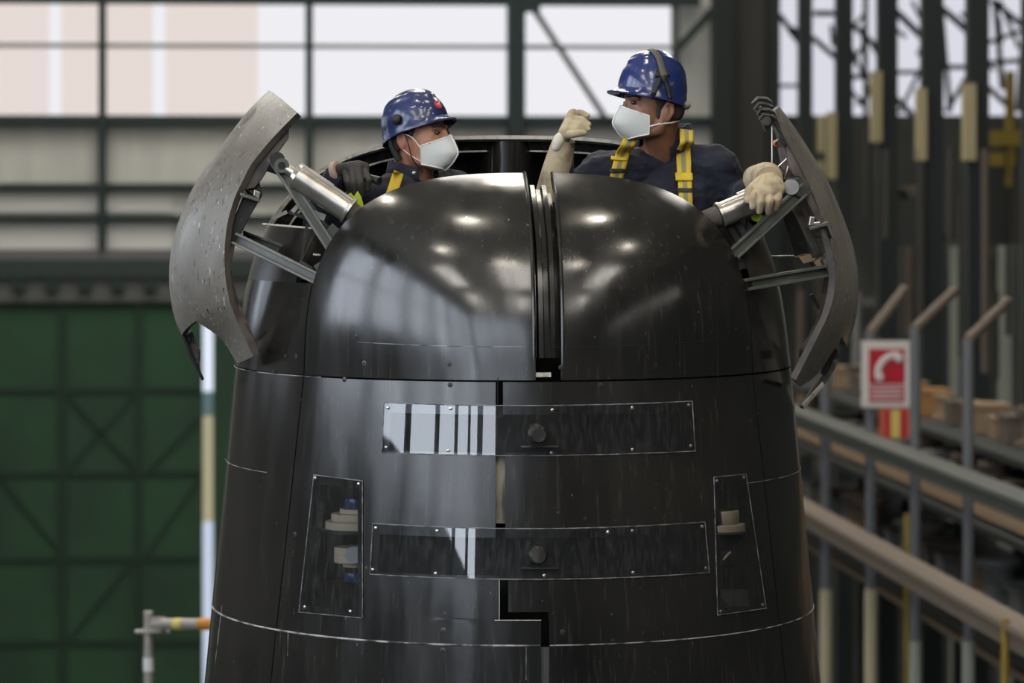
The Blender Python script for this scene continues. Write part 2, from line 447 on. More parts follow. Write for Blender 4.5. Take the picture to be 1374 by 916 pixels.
for y in (-25, -14, 10, 22, 34):
    for x in (-7.5, 0, 7.5):
        window(minmax(B(), (x-1.2, y-3.5, ZC-.06), (x+1.2, y+3.5, ZC)), W['roof_fill'])  # glowing ceiling strips, unseen, added as soft fill from above
# lamps
def lamp(x, y):
    t = thing('high_bay_lamp', (x, y, ZC-1.1), 'round high-bay lamp hung under the hall roof above the tower', 'lamp', 'high-bay lamps')
    obj('lamp_shade', tube(B(), [(x, y, ZC-.65), (x, y, ZC-.75), (x, y, ZC-1.05), (x, y, ZC-1.1)], [.06, .18, .36, .37], 24, False), M['galv'], t)
    obj('bulb_disc', tube(B(), [(x, y, ZC-1.0), (x, y, ZC-1.05)], [.30, .30], 24), W['lamp'], t)
    obj('hanger', cyl(B(), (x, y, ZC-.7), (x, y, ZC), .03, 8), M['galv'], t)
for (x, y) in [(-1.3, -1.5), (2.6, -1.0), (-.4, -9), (2.9, -9.2), (.6, 5), (-4.5, -6), (6, -5), (-4.5, 4)]: lamp(x, y)
# right aisle columns and bracing
def column(px, w, mt, X=7.2, top=-60, bot=1300, strip=None):
    p = PX(px, HZ, X); d = (p-CAM).length; hw = w/2*d/F
    bm = B(); minmax(bm, (p.x-hw, p.y-.1, 0), (p.x+hw, p.y+.1, ZC))
    o = struct('column', bm, mt)
    if strip:
        x0, y0, x1, y1 = strip
        sb = B(); minmax(sb, *pbox(x0, y0, x1, y1, p.y-.2, .25)); s = obj('guard_strip', sb, M['strip'], o, False)
    return p
cols = [(1080, 18, (1098, 155, 1106, 235)), (1132, 22, (1113, 150, 1123, 240)), (1190, 26, (1172, 95, 1184, 190)), (1250, 28, (1233, 118, 1244, 215)), (1311, 28, (1296, 112, 1310, 215)), (1392, 40, None)]
for px, w, st in cols: column(px, w, M['colsteel'], strip=st)
for px, w, mt, X in [(1052, 12, M['colbrown'], 7.6), (1105, 6, M['colsteel'], 8.4), (1160, 7, M['colsteel'], 8.8), (1281, 10, M['palecol'], 9.2), (1356, 30, M['palecol'], 8.6)]:
    bm = B(); p = PX(px, HZ, X); hw = w/2*(p-CAM).length/F
    minmax(bm, (p.x-hw, p.y-.1, 0), (p.x+hw, p.y+.1, PY(px, 330 if mt is M['palecol'] else -60, p.y).z)); struct('column', bm, mt)
for (a, b, c, d, w) in [(1046, 20, 1085, 75, 7), (1090, 50, 1130, 85, 7), (1092, 18, 1130, 18, 8), (1140, 30, 1185, 70, 7), (1140, 103, 1190, 103, 7), (1046, 115, 1080, 115, 5), (1195, 8, 1250, 62, 9), (1195, 97, 1250, 97, 6), (1200, 130, 1225, 155, 8),
    (1256, 5, 1310, 50, 9), (1258, 90, 1310, 90, 7), (1262, 0, 1275, 150, 6), (1305, 90, 1270, 150, 6), (1318, 60, 1374, 40, 6), (1330, 0, 1385, 45, 8), (1335, 0, 1345, 120, 7), (1318, 85, 1384, 80, 7), (1318, 110, 1350, 140, 7), (1140, 60, 1180, 150, 5), (1150, 140, 1185, 110, 6), (1060, 40, 1080, 50, 12), (1372, 60, 1366, 150, 7)]:
    Y = YB-2.0; q = B(); beam(q, PY(a, b, Y), PY(c, d, Y), w*.0108, .08, V((0, 1, 0))); o = struct('brace', q, M['colsteel'])
rr3 = random.Random(5)
for k in range(16):
    a = rr3.uniform(1050, 1350); b = rr3.uniform(0, 120); Y = YB-rr3.uniform(1.6, 3.5)
    struct('brace', beam(B(), PY(a, b, Y), PY(a+rr3.choice([-30, 25, 40, 3]), b+rr3.uniform(20, 70), Y), .05, .06, V((0, 1, 0))), M['colsteel'])
# yellow machine far right
t = thing('yellow_crane_frame', PY(1355, 250, YB-1.2), 'yellow lattice crane frame far beyond the right-hand columns', 'crane frame')
obj('upright', pb(1352, 95, 1362, 250, YB-1.2, .2), M['ochre'], t, False)
obj('panel', pb(1325, 175, 1400, 195, YB-1.3, .3), M['ochre'], t, False)
obj('panel', pb(1322, 205, 1348, 222, YB-1.3, .3), M['ochre'], t, False)
obj('mast', pb(1358, 222, 1370, 1190, YB-1.25, .2), M['colbrown'], t, False)
# grey bent-top posts and the two long beams along the gallery
XG = 4.75
posts = []
for i, (px, ytop, hook) in enumerate([(1108, 470, None), (1168, 447, (1214, 388)), (1228, 441, (1281, 390)), (1299, 456, (1352, 404))]):
    p = PX(px, ytop, XG); base = V((p.x, p.y, 0))
    t = thing('gallery_post', base, ['grey gallery post nearest the tower, the only straight-topped one', 'grey bent-top post carrying the fire telephone sign', 'grey bent-top post just right of the telephone sign', 'grey bent-top post furthest from the tower'][i], 'post', 'grey posts along the gallery')
    r = 7.5*(p-CAM).length/F
    obj('shaft', tube(B(), [base, p], r, 14), M['lavender'], t)
    zc = PX(px, 790 if i < 2 else 860, XG).z
    obj('painted_sleeve', tube(B(), [(base.x, base.y, 0), (base.x, base.y, zc)], r*1.12, 14), M['cream'] if i < 2 else M['palecol'], t)
    if hook:
        h = PY(hook[0], hook[1], p.y+.6)
        obj('bent_top', tube(B(), [p-V((0, 0, .05)), p, p.lerp(h, .3), h], [r, r, r*.95, r*.95], 12), M['railpink'] if i > 4 else M['brown'], t)
    posts.append(p)
def longbeam(zv, hgt, m, label, name):
    y0, y1 = posts[3].y-9, posts[0].y+6
    x = XG-.25
    bm = minmax(B(), (x-.08, y0, zv-hgt/2), (x+.08, y1, zv+hgt/2))
    minmax(bm, (x-.12, y0, zv+hgt/2-.02), (x+.12, y1, zv+hgt/2+.02))
    o = obj(name, bm, m, None, False, loc=(x, (y0+y1)/2, zv)); tag(o, label, 'beam'); return o
z1 = PX(1228, 606, XG).z; z2 = PX(1228, 752, XG).z
longbeam(z1, .11, M['railgreen'], 'long grey-green rail fixed across the gallery posts, upper one', 'gallery_rail')
longbeam(z2, .15, M['railpink'], 'long dusty pink beam fixed across the gallery posts below the green rail', 'gallery_beam')
# gallery walkway behind, with stored fittings
t = thing('gallery_walkway', (XG+1.2, 18, 0), 'dark steel walkway with brown rails running behind the grey posts', 'walkway')
y0, y1 = posts[3].y-9, posts[0].y+10
for zz, nm in [(z1-.28, 'shelf_rail'), (z1-.50, 'shelf_rail'), (z2-.75, 'shelf_rail')]:
    obj(nm, minmax(B(), (XG+.5, y0, zz-.03), (XG+.62, y1, zz+.03)), M['tan'], t, False)
obj('deck', minmax(B(), (XG+.4, y0, z1-.62), (XG+2.2, y1, z1-.56)), M['colsteel'], t, False)
obj('deck', minmax(B(), (XG+.4, y0, z2-.62), (XG+2.2, y1, z2-.56)), M['colsteel'], t, False)
obj('deck', minmax(B(), (XG+.9, y0, z1-.14), (XG+2.2, y1, z1-.08)), M['colsteel'], t, False)
for k in range(9):
    yy = y0+1+k*(y1-y0-2)/8
    obj('support_leg', minmax(B(), (XG+1.9, yy-.08, 0), (XG+2.1, yy+.08, z1-.08)), M['colsteel'], t, False)
fits = [('tan', 'tan'), ('rust', 'orange'), ('ochre', 'ochre'), ('brown', 'brown'), ('greypart', 'grey')]
def fitting(x, y, z, s, k, shape, where):
    mt, cn = fits[k]
    bm = B()
    if shape == 0:
        tube(bm, [(x, y, z), (x, y, z+s*.15), (x, y, z+s*.2), (x, y, z+s*.8), (x, y, z+s*.85), (x, y, z+s)], [s*.5, s*.5, s*.34, s*.34, s*.5, s*.5], 14)
        nm = 'pipe_spool'; lb = '%s flanged pipe spool %s' % (cn, where)
    else:
        minmax(bm, (x-s*.45, y-s*.5, z), (x+s*.45, y+s*.5, z+s*.7)); minmax(bm, (x-s*.5, y-s*.55, z+s*.62), (x+s*.5, y+s*.55, z+s*.75))
        nm = 'storage_bin'; lb = '%s storage bin %s' % (cn, where)
    o = obj(nm, bm, M[mt], None, True, loc=(x, y, z)); tag(o, lb, nm.replace('_', ' '), '%s %ss %s' % (cn, nm.replace('_', ' '), where))
rr = random.Random(3)
yy = y0+.6
while yy < y1-2:
    k = rr.choice([0, 1, 1, 2, 0, 3]); s = rr.uniform(.24, .42)
    fitting(XG+1.35, yy, z1-.075, s, k, rr.choice([0, 1]), 'standing on the gallery top shelf behind the green rail')
    k = rr.choice([0, 3, 3, 4]); s = rr.uniform(.2, .36)
    fitting(XG+1.05, yy+.2, z1-.555, s, k, rr.choice([0, 1]), 'on the middle gallery shelf between the two long rails')
    k = rr.choice([0, 3, 4, 4, 3]); s = rr.uniform(.25, .45)
    fitting(XG+1.05, yy+.1, z2-.555, s, k, rr.choice([0, 1, 1]), 'on the lowest gallery shelf below the pink beam')
    yy += rr.uniform(.55, .95)
for i, (px, yt, X, c) in enumerate([(1217, 690, XG+.3, 'ochre'), (1349, 830, XG-.35, 'ochre')]):
    p = PX(px, yt, X); bm = tube(B(), [(p.x, p.y, 0), p], .03, 10)
    o = obj('riser_pipe', bm, M[c], None, True, loc=(p.x, p.y, 0)); tag(o, ['thin ochre riser pipe behind the pink beam near the telephone sign', 'ochre riser pipe at the far right below the pink beam', 'thin grey riser pipe behind the second bent-top post'][i], 'pipe')
# conduits and pipes in the dark aisle behind
rr2 = random.Random(11)
for k in range(26):
    px = 1062+k*12.5+rr2.uniform(-4, 4); X = rr2.uniform(6.6, 9.0); yt = rr2.choice([170, 200, 260, 330, 390]); yb = yt+rr2.choice([120, 220, 300])
    p, q_ = PX(px, yt, X), PX(px, yb, X); bm = tube(B(), [p, q_], rr2.uniform(.03, .075), 8)
    if p.y > YB-2.5: bm.free(); continue
    o = struct('pipe_run', bm, rr2.choice([M['colbrown'], M['brown'], M['greypart'], M['colbrown'], M['walldark']]), None, True)
for k in range(10):
    px = rr2.uniform(1060, 1330); X = rr2.uniform(6.9, 8.8); y_ = rr2.uniform(180, 420)
    p = PX(px, y_, X); q_ = PX(px+rr2.uniform(25, 60), y_+rr2.uniform(-4, 14), X+.4)
    if max(p.y, q_.y) > YB-2.5: continue
    struct('pipe_run', beam(B(), p, q_, .08, .12), rr2.choice([M['colbrown'], M['walldark'], M['brown']]))
# signs
pp = posts[1]
YS = pp.y-.12
t = thing('fire_telephone_sign', PY(1190, 545, YS), 'red sign with white telephone handset hung on a grey gallery post', 'sign')
obj('sign_plate', pb(1156, 457, 1224, 546, YS, .02), M['signwhite'], t, False)
obj('red_field', pb(1166, 468, 1214, 515, YS-.005, .005), M['signred'], t, False)
obj('text_band', pb(1166, 517, 1214, 540, YS-.005, .005), M['signpink'], t, False)
tx = B()
for y in (521, 527, 533): minmax(tx, *pbox(1170, y, 1210, y+2, YS-.008, .003))
obj('text_lines', tx, M['signwhite'], t, False)
hs = B(); q = [PY(x, y, YS-.014) for (x, y) in [(1179, 508), (1178, 500), (1180, 491), (1186, 483), (1194, 478), (1203, 476), (1208, 480)]]
sc = (PY(1, 0, YS)-PY(0, 0, YS)).length
tube(hs, catmull(q, 20), 4.6*sc, 10, True, True, (V((0, 1, 0)), .3))
for (x, y) in [(1180, 506), (1206, 480)]: ell(hs, PY(x, y, YS-.014), (6*sc, .015, 6.5*sc))
obj('handset_symbol', hs, M['signwhite'], t)
t = thing('striped_sign', PY(1200, 588, YS), 'small red sign with a yellow vertical stripe below the telephone sign', 'sign')
obj('sign_plate', pb(1180, 548, 1221, 588, YS, .02), M['signorange'], t, False)
obj('yellow_stripe', pb(1196, 550, 1207, 587, YS-.005, .005), M['signyel'], t, False)
obj('red_stripe', pb(1210, 550, 1216, 587, YS-.005, .005), M['signred'], t, False)
obj('red_stripe', pb(1188, 550, 1193, 587, YS-.005, .005), M['signred'], t, False)
# scaffold post at lower left
ds = 20.0
b0 = P(199, 820, ds); t = thing('scaffold_post', (b0.x, b0.y, 0), 'galvanised scaffold post with a taped ledger arm left of the tower', 'scaffold')
rs = 6.5*ds/F
obj('upright', tube(B(), [(b0.x, b0.y, 0), b0], rs, 18), M['galv'], t)
obj('rosette', tube(B(), [P(181, 847, ds), P(228, 847, ds)], .012, 10), M['galv'], t)
obj('rosette', tube(B(), [(b0.x, b0.y, P(0, 848, ds).z), (b0.x, b0.y, P(0, 845, ds).z)], rs*2.2, 18), M['galv'], t)
l0, l1 = P(205, 837, ds), P(300, 837, ds-.4)
obj('ledger', tube(B(), [l0, l1], rs*1.15, 16), M['galv'], t)
obj('coupler', beam(B(), P(205, 838, ds), P(219, 838, ds-.05), .05, .085), M['galv'], t, False)
obj('yellow_tape', tube(B(), [l0.lerp(l1, .33), l0.lerp(l1, .44)], rs*1.22, 16), M['signyel'], t, label='yellow tape band')
obj('orange_tape', tube(B(), [l0.lerp(l1, .68), l0.lerp(l1, .86)], rs*1.22, 16), mat('orange_tape', (.55, .22, .03), .6), t, label='orange tape band')
obj('white_tape', tube(B(), [(b0.x, b0.y, P(0, 900, ds).z), (b0.x, b0.y, P(0, 882, ds).z)], rs*1.1, 16), M['whitep'], t, label='white tape band')
# ================================================================== THE TOWER
sail = thing('submarine_sail', (0, 0, 6.3), 'glossy black submarine sail with clear windows and two open cowl doors', 'submarine sail')
OC = V((0, 0, ZS))
def domegrid():
    rows = []
    for j in range(61):
        e = R(88.5)*j/60; r = []
        for i in range(121):
            th = R(-90+180*i/120)
            r.append(castdir(OC, V((math.sin(th)*math.cos(e), -math.cos(th)*math.cos(e), math.sin(e)))))
        rows.append(r)
    return outward(grid(B(), rows))
ZB = 7.9
def lowgrid(t0, t1, n, z0=ZS-.003, z1=ZB, nz=26):
    rows = []
    for j in range(nz+1):
        z = z0+(z1-z0)*j/nz; r = []
        for i in range(n+1):
            th = R(t0+(t1-t0)*i/n)
            r.append(castdir(V((0, 0, z)), V((math.sin(th), -math.cos(th), 0))))
        rows.append(r)
    return outward(grid(B(), rows))
SX0, SX1 = PY(705, 230, YC).x, PY(739, 230, YC).x
gap = .0025
for side in (0, 1):
    bm = domegrid(); clip(bm, (0, YC-gap, 0), (0, 1, 0)); clip(bm, (0, 0, ZS+.003), (0, 0, -1))
    if side == 0: clip(bm, (SX0, 0, 0), (1, 0, 0))
    else: clip(bm, (SX1, 0, 0), (-1, 0, 0))
    obj('nose_dome', solid(bm, .022), M['sail'], sail)
    # rounded lip along the slot
    lp = B(); xs = SX0 if side == 0 else SX1; path = []
    for k in range(41):
        yv = YC-.004-(SB*.985+YC)*k/40
        lo, hi = ZS, ZS+SH
        if fn((xs, yv, ZS+.004)) > 1: break
        for _ in range(30):
            m_ = (lo+hi)/2
            if fn((xs, yv, m_)) < 1: lo = m_
            else: hi = m_
        path.append((xs, yv, lo))
    path.append((path[-1][0], path[-1][1]-.002, ZS+.004))
    path = [V(p)+V(((.004 if side else -.004), 0, 0)) for p in path]
    obj('slot_lip', tube(lp, path, .0065, 8), M['sail'], sail)
# slot channel: sunk strip with rails
offs = [-.075, -.075, -.045, -.045, -.062, -.062, -.045, -.045, -.075, -.075]; xf = [0, .14, .2, .36, .42, .58, .64, .8, .86, 1]
rows = []
for k in range(46):
    th = k/45
    yv = YC-.002-(SB*.992+YC)*math.sin(th*math.pi/2)
    r = []
    for a, o in zip(xf, offs):
        x = SX0-.002+(SX1-SX0+.004)*a
        lo, hi = ZS, ZS+SH
        for _ in range(26):
            m_ = (lo+hi)/2
            if fn((x, yv, m_)) < 1: lo = m_
            else: hi = m_
        p = V((x, yv, lo)); g = grad(p); g.x = 0; g.normalize()
        r.append(p+g*o)
    rows.append(r)
bm = grid(B(), rows); outward(bm); clip(bm, (0, 0, hit(722, 481).z), (0, 0, -1)); obj('slot_channel', solid(bm, .012), M['sail'], sail, sharp=30)
obj('slot_end_cap', patch([(713, 499), (741, 499), (741, 505), (713, 505)], 4, 1, -.03, .02), M['bright'], sail)
# side shoulders
for s in (-1, 1):
    bm = domegrid(); clip(bm, (0, -.012, 0), (0, 1, 0)); clip(bm, (0, YC+gap, 0), (0, -1, 0)); clip(bm, (0, 0, ZS+.003), (0, 0, -1))
    clip(bm, (s*.02, 0, 0), (-s, 0, 0))
    b2 = bm.copy()
    zl = P(400, 378, D0*.95).z; zh = P(400, 303 if s < 0 else 290, D0*.96).z
    clip(bm, (0, 0, zl), (0, 0, 1))
    obj('shoulder_panel', solid(bm, .02), M['sail'], sail)
    clip(b2, (0, 0, zl+.0001), (0, 0, -1)); clip(b2, (0, 0, zh), (0, 0, 1)); clip(b2, (0, YC*.88, 0), (0, -1, 0))
    obj('shoulder_panel', solid(b2, .02), mat('dusty_shoulder_paint%d' % (s+1), (.055, .047, .04), .3, layers=[((.02, .018, .016), 6, (1, 1, 1), .45, .6)]) , sail)
# lower casings
quads = {'up': [(514, 540), (928, 538), (932, 605), (512, 607)], 'lo': [(500, 702), (946, 700), (951, 768), (496, 770)]}
def qcurve(q, sag):
    return q
holes = []
def cut_quad(bm, q):
    """open a hole: the four planes through the camera and the sides of the picture quad"""
    n = len(q)
    cx = sum(a[0] for a in q)/n; cy = sum(a[1] for a in q)/n
    for i in range(n):
        a, b = q[i], q[(i+1) % n]
        pa, pb_ = P(*a, 10), P(*b, 10)
        no = (pa-CAM).cross(pb_-CAM).normalized()
        loc = [f for f in bm.faces if f.calc_center_median().y < YC*.9 and min(x for x in [1]) and abs(proj(f.calc_center_median())[0]-cx) < 330 and abs(proj(f.calc_center_median())[1]-cy) < 190]
        ge = set(); ve = set()
        for f in loc: ge.update(f.edges); ve.update(f.verts)
        bmesh.ops.bisect_plane(bm, geom=list(ve)+list(ge)+loc, dist=1e-6, plane_co=CAM, plane_no=no)
    dele = []
    for f in bm.faces:
        c = f.calc_center_median()
        if c.y > YC*.8: continue
        x, y = proj(c); sgn = []
        for i in range(n):
            a, b = q[i], q[(i+1) % n]
            sgn.append((b[0]-a[0])*(y-a[1])-(b[1]-a[1])*(x-a[0]))
        if all(v > 0 for v in sgn) or all(v < 0 for v in sgn): dele.append(f)
    bmesh.ops.delete(bm, geom=dele, context='FACES')
front = lowgrid(-90, 90, 150, nz=44); clip(front, (0, YC-gap, 0), (0, 1, 0))
H_UP = [(524, 553), (919, 551), (921, 602), (522, 604)]
H_LO = [(510, 716), (937, 714), (940, 765), (507, 767)]
H_SL = [(430, 650), (480, 655), (480, 818), (411, 813)]
H_SR = [(963, 650), (1000, 646), (1015, 812), (967, 816)]
def bowed(q, sag, n=8):
    """quad in picture with its long sides sagging like rings on the tower"""
    tl, tr, br, bl = q; out = []
    for i in range(n+1):
        t = i/n; out.append((tl[0]*(1-t)+tr[0]*t, tl[1]*(1-t)+tr[1]*t+sag*4*t*(1-t)))
    for i in range(n+1):
        t = i/n; out.append((br[0]*(1-t)+bl[0]*t, br[1]*(1-t)+bl[1]*t+sag*4*t*(1-t)))
    return out
def cut_z(bm, q, sag):
    """hole whose top and bottom are level rings: split at two heights and two sides"""
    zt_ = hit((q[0][0]+q[1][0])/2, (q[0][1]+q[1][1])/2+sag).z; zb_ = hit((q[2][0]+q[3][0])/2, (q[2][1]+q[3][1])/2+sag).z
    for z in (zt_, zb_):
        bmesh.ops.bisect_plane(bm, geom=bm.verts[:]+bm.edges[:]+bm.faces[:], dist=1e-6, plane_co=(0, 0, z), plane_no=(0, 0, 1))
    pls = []
    for a, b in ((q[0], q[3]), (q[1], q[2])):
        no = (P(*a, 10)-CAM).cross(P(*b, 10)-CAM).normalized(); pls.append(no)
        bmesh.ops.bisect_plane(bm, geom=bm.verts[:]+bm.edges[:]+bm.faces[:], dist=1e-6, plane_co=CAM, plane_no=no)
    mid = hit((q[0][0]+q[1][0])/2, (q[0][1]+q[2][1])/2)
    sg = [1 if (mid-CAM).dot(no) > 0 else -1 for no in pls]
    dele = [f for f in bm.faces if zb_ < f.calc_center_median().z < zt_ and all((f.calc_center_median()-CAM).dot(no)*s > 0 for no, s in zip(pls, sg))]
    bmesh.ops.delete(bm, geom=dele, context='FACES')
    return zt_, zb_
cut_z(front, H_UP, 4); cut_z(front, H_LO, 6)
cut_quad(front, H_SL); cut_quad(front, H_SR)
for q in [[(665, 500), (675, 500), (675, 556), (665, 556)], [(665, 600), (678, 600), (678, 722), (665, 722)], [(670, 760), (682, 760), (682, 831), (670, 831)], [(682, 821), (736, 821), (736, 831), (682, 831)], [(726, 831), (737, 831), (737, 925), (726, 925)]]:
    cut_quad(front, q)
obj('front_casing', solid(front, .028), M['sail'], sail)
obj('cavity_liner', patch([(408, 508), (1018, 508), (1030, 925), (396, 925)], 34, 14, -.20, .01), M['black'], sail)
obj('gap_filler', patch([(664, 612), (680, 612), (680, 702), (662, 702)], 3, 6, -.022, .01), mat('pale_scuffed_filler', (.28, .25, .19), .7, layers=[((.05, .045, .04), 20, (1, 1, .3), .45, .65)]), sail, label='pale scuffed strip in the front gap')
obj('gap_filler', patch([(724, 868), (739, 868), (739, 940), (724, 940)], 3, 4, -.014, .01), mat('grey_filler', (.05, .05, .05), .6), sail)
for nm in ((664, 831, 726, 831), (670, 776, 670, 831), (668, 505, 668, 540)):
    obj('gap_edge', ribbon_px(B(), [(nm[0], nm[1]+1), (nm[2], nm[3]+1)], .0012, .001), M['bright'] if nm[0] != 668 else M['black'], sail)
for s in (-1, 1):
    bm = lowgrid(s*30, s*90, 50); clip(bm, (0, YC+gap, 0), (0, -1, 0)); 
    obj('side_casing', solid(bm, .02), M['sail'], sail)
# everything aft of the widest section, and the hull skirt below
def arch(k, n=64, sc=1.0):
    pts = []
    for i in range(n+1):
        a = math.pi*i/n
        pts.append(castdir(OC, V((-math.cos(a), 0, math.sin(a)))))
    return [V((p.x*sc, 0, ZS+(p.z-ZS)*sc)) for p in pts]
base = arch(0)
side_l = [V((-(SA+.0945*(ZS-z)), 0, z)) for z in [ZB+(ZS-ZB)*i/10 for i in range(10)]]
side_r = [V((-p.x, 0, p.z)) for p in reversed(side_l)]
prof = side_l+base+side_r
rows = []
for yv, sx in [(0, 1), (.5, .995), (1.2, .96), (2.2, .82), (3.2, .55), (3.9, .12)]:
    rows.append([V((p.x*sx, yv, p.z)) for p in prof])
bm = grid(B(), rows, False); bm.normal_update()
for f in bm.faces:
    c = f.calc_center_median()
    if f.normal.dot(V((c.x, 0, max(c.z-ZS, 0)+.001))) < 0: f.normal_flip()
obj('aft_shell', solid(bm, .02), M['sail'], sail)
def archband(bm, sc0, sc1, y0_, y1_):
    a, b = arch(0, sc=sc0), arch(0, sc=sc1)
    grid(bm, [[V((p.x, y0_, p.z)) for p in a], [V((p.x, y1_, p.z)) for p in b]])
rim = B(); archband(rim, 1.0, .985, -.008, -.008); archband(rim, 1.001, 1.001, -.008, .01); archband(rim, .985, .985, .03, -.008)
obj('rim_edge', rim, M['bright'], sail, label='bare bright metal rim of the aft shell')
rim = B(); archband(rim, .985, .935, .03, .05); obj('rim_flange', rim, M['dark'], sail)
rim = B(); archband(rim, .937, .93, .046, .046); archband(rim, .93, .93, .046, .25); obj('rim_inner_edge', rim, M['bright'], sail)
# cockpit: bulkhead, floor, locker
bk = B(); ins = [V((p.x*.975, .33, ZS+(p.z-ZS)*.975)) for p in arch(0)]
v0 = [bk.verts.new(p) for p in ins]+[bk.verts.new((ins[-1].x, .33, 8.55)), bk.verts.new((ins[0].x, .33, 8.55))]
bk.faces.new(v0); obj('cockpit_bulkhead', bk, M['sail_in'], sail, False)
obj('cockpit_floor', minmax(B(), (-.70, YC-.10, 8.55), (.70, .33, 8.6)), M['dark'], sail, False)
lk = B(); xl, xr = P(632, 0, D0*1.005).x, P(731, 0, D0*1.005).x; zk = P(0, 183, D0*1.003).z
rows = []
for z in (8.6, zk):
    r = []
    for i in range(13):
        a = i/12; x = xl+(xr-xl)*a; r.append((x, .30-.26*(1-(2*a-1)**4)-.04*(1-(2*a-1)**2), z))
    rows.append(r)
vs = [[lk.verts.new(p) for p in r] for r in rows]
for i in range(12): lk.faces.new((vs[0][i], vs[0][i+1], vs[1][i+1], vs[1][i]))
lk.faces.new(vs[1]); lk.faces.new(vs[0][::-1]); lk.faces.new((vs[0][12], vs[0][0], vs[1][0], vs[1][12]))
bmesh.ops.recalc_face_normals(lk, faces=lk.faces)
bev(obj('cockpit_locker', lk, M['sail'], sail, sharp=30), .004)
ed = B(); tube(ed, [(p[0], p[1]-.002, zk) for p in rows[1]], .004, 6); obj('locker_edge', ed, M['bright'], sail)
# dark coaming under the far rim between locker and shell
for a, b in [(610, 632), (731, 745), (745, 800)]:
    q = B(); minmax(q, (P(a, 0, D0*1.01).x, .10, P(0, 199, D0*1.01).z), (P(b, 0, D0*1.01).x, .12, P(0, 196, D0*1.01).z)); obj('coaming_bar', q, M['bright'], sail, False)
hl = B()
rows = []
for yv in (-2.2, -1.9, -1.2, 0, 1.5, 3, 4.4, 5.0):
    s_ = {-2.2: .55, -1.9: .8, 5.0: .5, 4.4: .8}.get(yv, 1)
    rows.append([(2.9*s_*math.sin(2*math.pi*i/40), yv, 2.95+2.9*s_*math.cos(2*math.pi*i/40)) for i in range(41)])
grid(hl, rows); bmesh.ops.recalc_face_normals(hl, faces=hl.faces)
obj('hull_section', hl, M['hull'], sail)
sk = B(); pl = []
for z, g in [(ZB+.02, 0), (7.0, .06), (6.2, .10), (5.4, .12)]:
    a = SA+.0945*(ZS-z)+g; b = SB+.08*(ZS-z)+g
    r = []
    for i in range(61):
        t_ = 2*math.pi*i/60; xx = a*math.sin(t_); yy = -b*math.cos(t_) if math.cos(t_) > 0 else -3.6*math.cos(t_)
        if math.cos(t_) <= 0: xx = a*math.sin(t_)
        r.append((xx, yy, z))
    pl.append(r)
grid(sk, pl); bmesh.ops.recalc_face_normals(sk, faces=sk.faces)
obj('sail_root_fairing', sk, M['sail'], sail)
# seams with worn edges
zr = hit(700, 866).z
def ring_ribbon(z, t0, t1, w, nm, m, n=140):
    bm = B(); ps = []
    for i in range(n+1):
        th = R(t0+(t1-t0)*i/n); p = castdir(V((0, 0, z)), V((math.sin(th), -math.cos(th), 0))); ps.append(p+grad(p)*.0008)
    tube(bm, ps, w, 6); return obj(nm, bm, m, sail)
tz = lambda px: math.degrees(math.atan2(hit(px, 866).x, -hit(px, 866).y))
ring_ribbon(zr, -90, tz(725), .0034, 'worn_seam', M['seamw']); ring_ribbon(zr, tz(738), 90, .0020, 'worn_seam', M['seamw'])
ring_ribbon(hit(300+20, 626).z, -90, -55, .0012, 'panel_seam', M['seamw']); ring_ribbon(hit(1050, 640).z, 40, 90, .0010, 'panel_seam', M['seamw'])
ring_ribbon(ZS-.002, -90, -40, .0016, 'panel_seam', M['seamw'])
q = B(); ribbon_px(q, [(480, 459), (560, 463), (640, 465), (704, 465)], .0009, .0006); obj('panel_seam', q, M['seamw'], sail)
q = B(); ribbon_px(q, [(740, 466), (860, 463), (1004, 455)], .0007, .0006); obj('panel_seam', q, M['sail_in'], sail)
for x0, y0_, x1, y1_ in [(706, 868, 706, 912), (298, 812, 287, 905), (387, 845, 386, 880), (530, 292, 520, 400)][:3]:
    q = B(); ribbon_px(q, [(x0, y0_), (x1, y1_)], .0010, .0006); obj('panel_seam', q, M['seamw'], sail)
# fasteners on the paint
def bolt(px, py, r=.0085, m='dark'):
    p = hit(px, py); g = grad(p); bm = B()
    tube(bm, [p-g*.004, p+g*.0015, p+g*.0020], [r, r, r*.8], 16); o = obj('bolt_cover', bm, M[m], sail)
    bm = B(); tube(bm, [p+g*.001, p+g*.0028], [r*.4, r*.4], 10); obj('bolt_socket', bm, M['black'], o)
for x, y in [(489, 487), (603, 488), (604, 516), (462, 509), (753, 493), (806, 517), (880, 491), (595, 845), (594, 872), (755, 848), (478, 452), (955, 447), (383, 478), (397, 478), (396, 717), (367, 499), (1007, 566), (1003, 468)]: bolt(x, y)
bolt(478, 452, .006, 'black'); 
# window panes
def pane(q, sag, screws, nu=36, nv=6):
    tl, tr, br, bl = q; rows = []; nrm_ = []
    for j in range(nv+1):
        b = j/nv; r = []
        for i in range(nu+1):
            a = i/nu
            x = (tl[0]*(1-a)+tr[0]*a)*(1-b)+(bl[0]*(1-a)+br[0]*a)*b
            y = (tl[1]*(1-a)+tr[1]*a)*(1-b)+(bl[1]*(1-a)+br[1]*a)*b+sag*4*a*(1-a)
            p = hit(x, y); r.append(p+grad(p)*.003)
        rows.append(r)
    bm = grid(B(), rows); outward(bm)
    o = obj('window_pane', bm, M['glass'], sail, label='clear acrylic window pane')
    e = B()
    border = rows[0]+[r[-1] for r in rows[1:]]+rows[-1][-2::-1]+[r[0] for r in rows[-2:0:-1]]
    tube(e, border+[border[0]], .0018, 6); obj('pane_edge', e, M['edge'], o)
    for x, y in screws:
        sb = B(); p = hit(x, y); g = grad(p); tube(sb, [p+g*.002, p+g*.006, p+g*.007], [.0055, .0055, .004], 12)
        obj('pane_screw', sb, M['steel'], o)
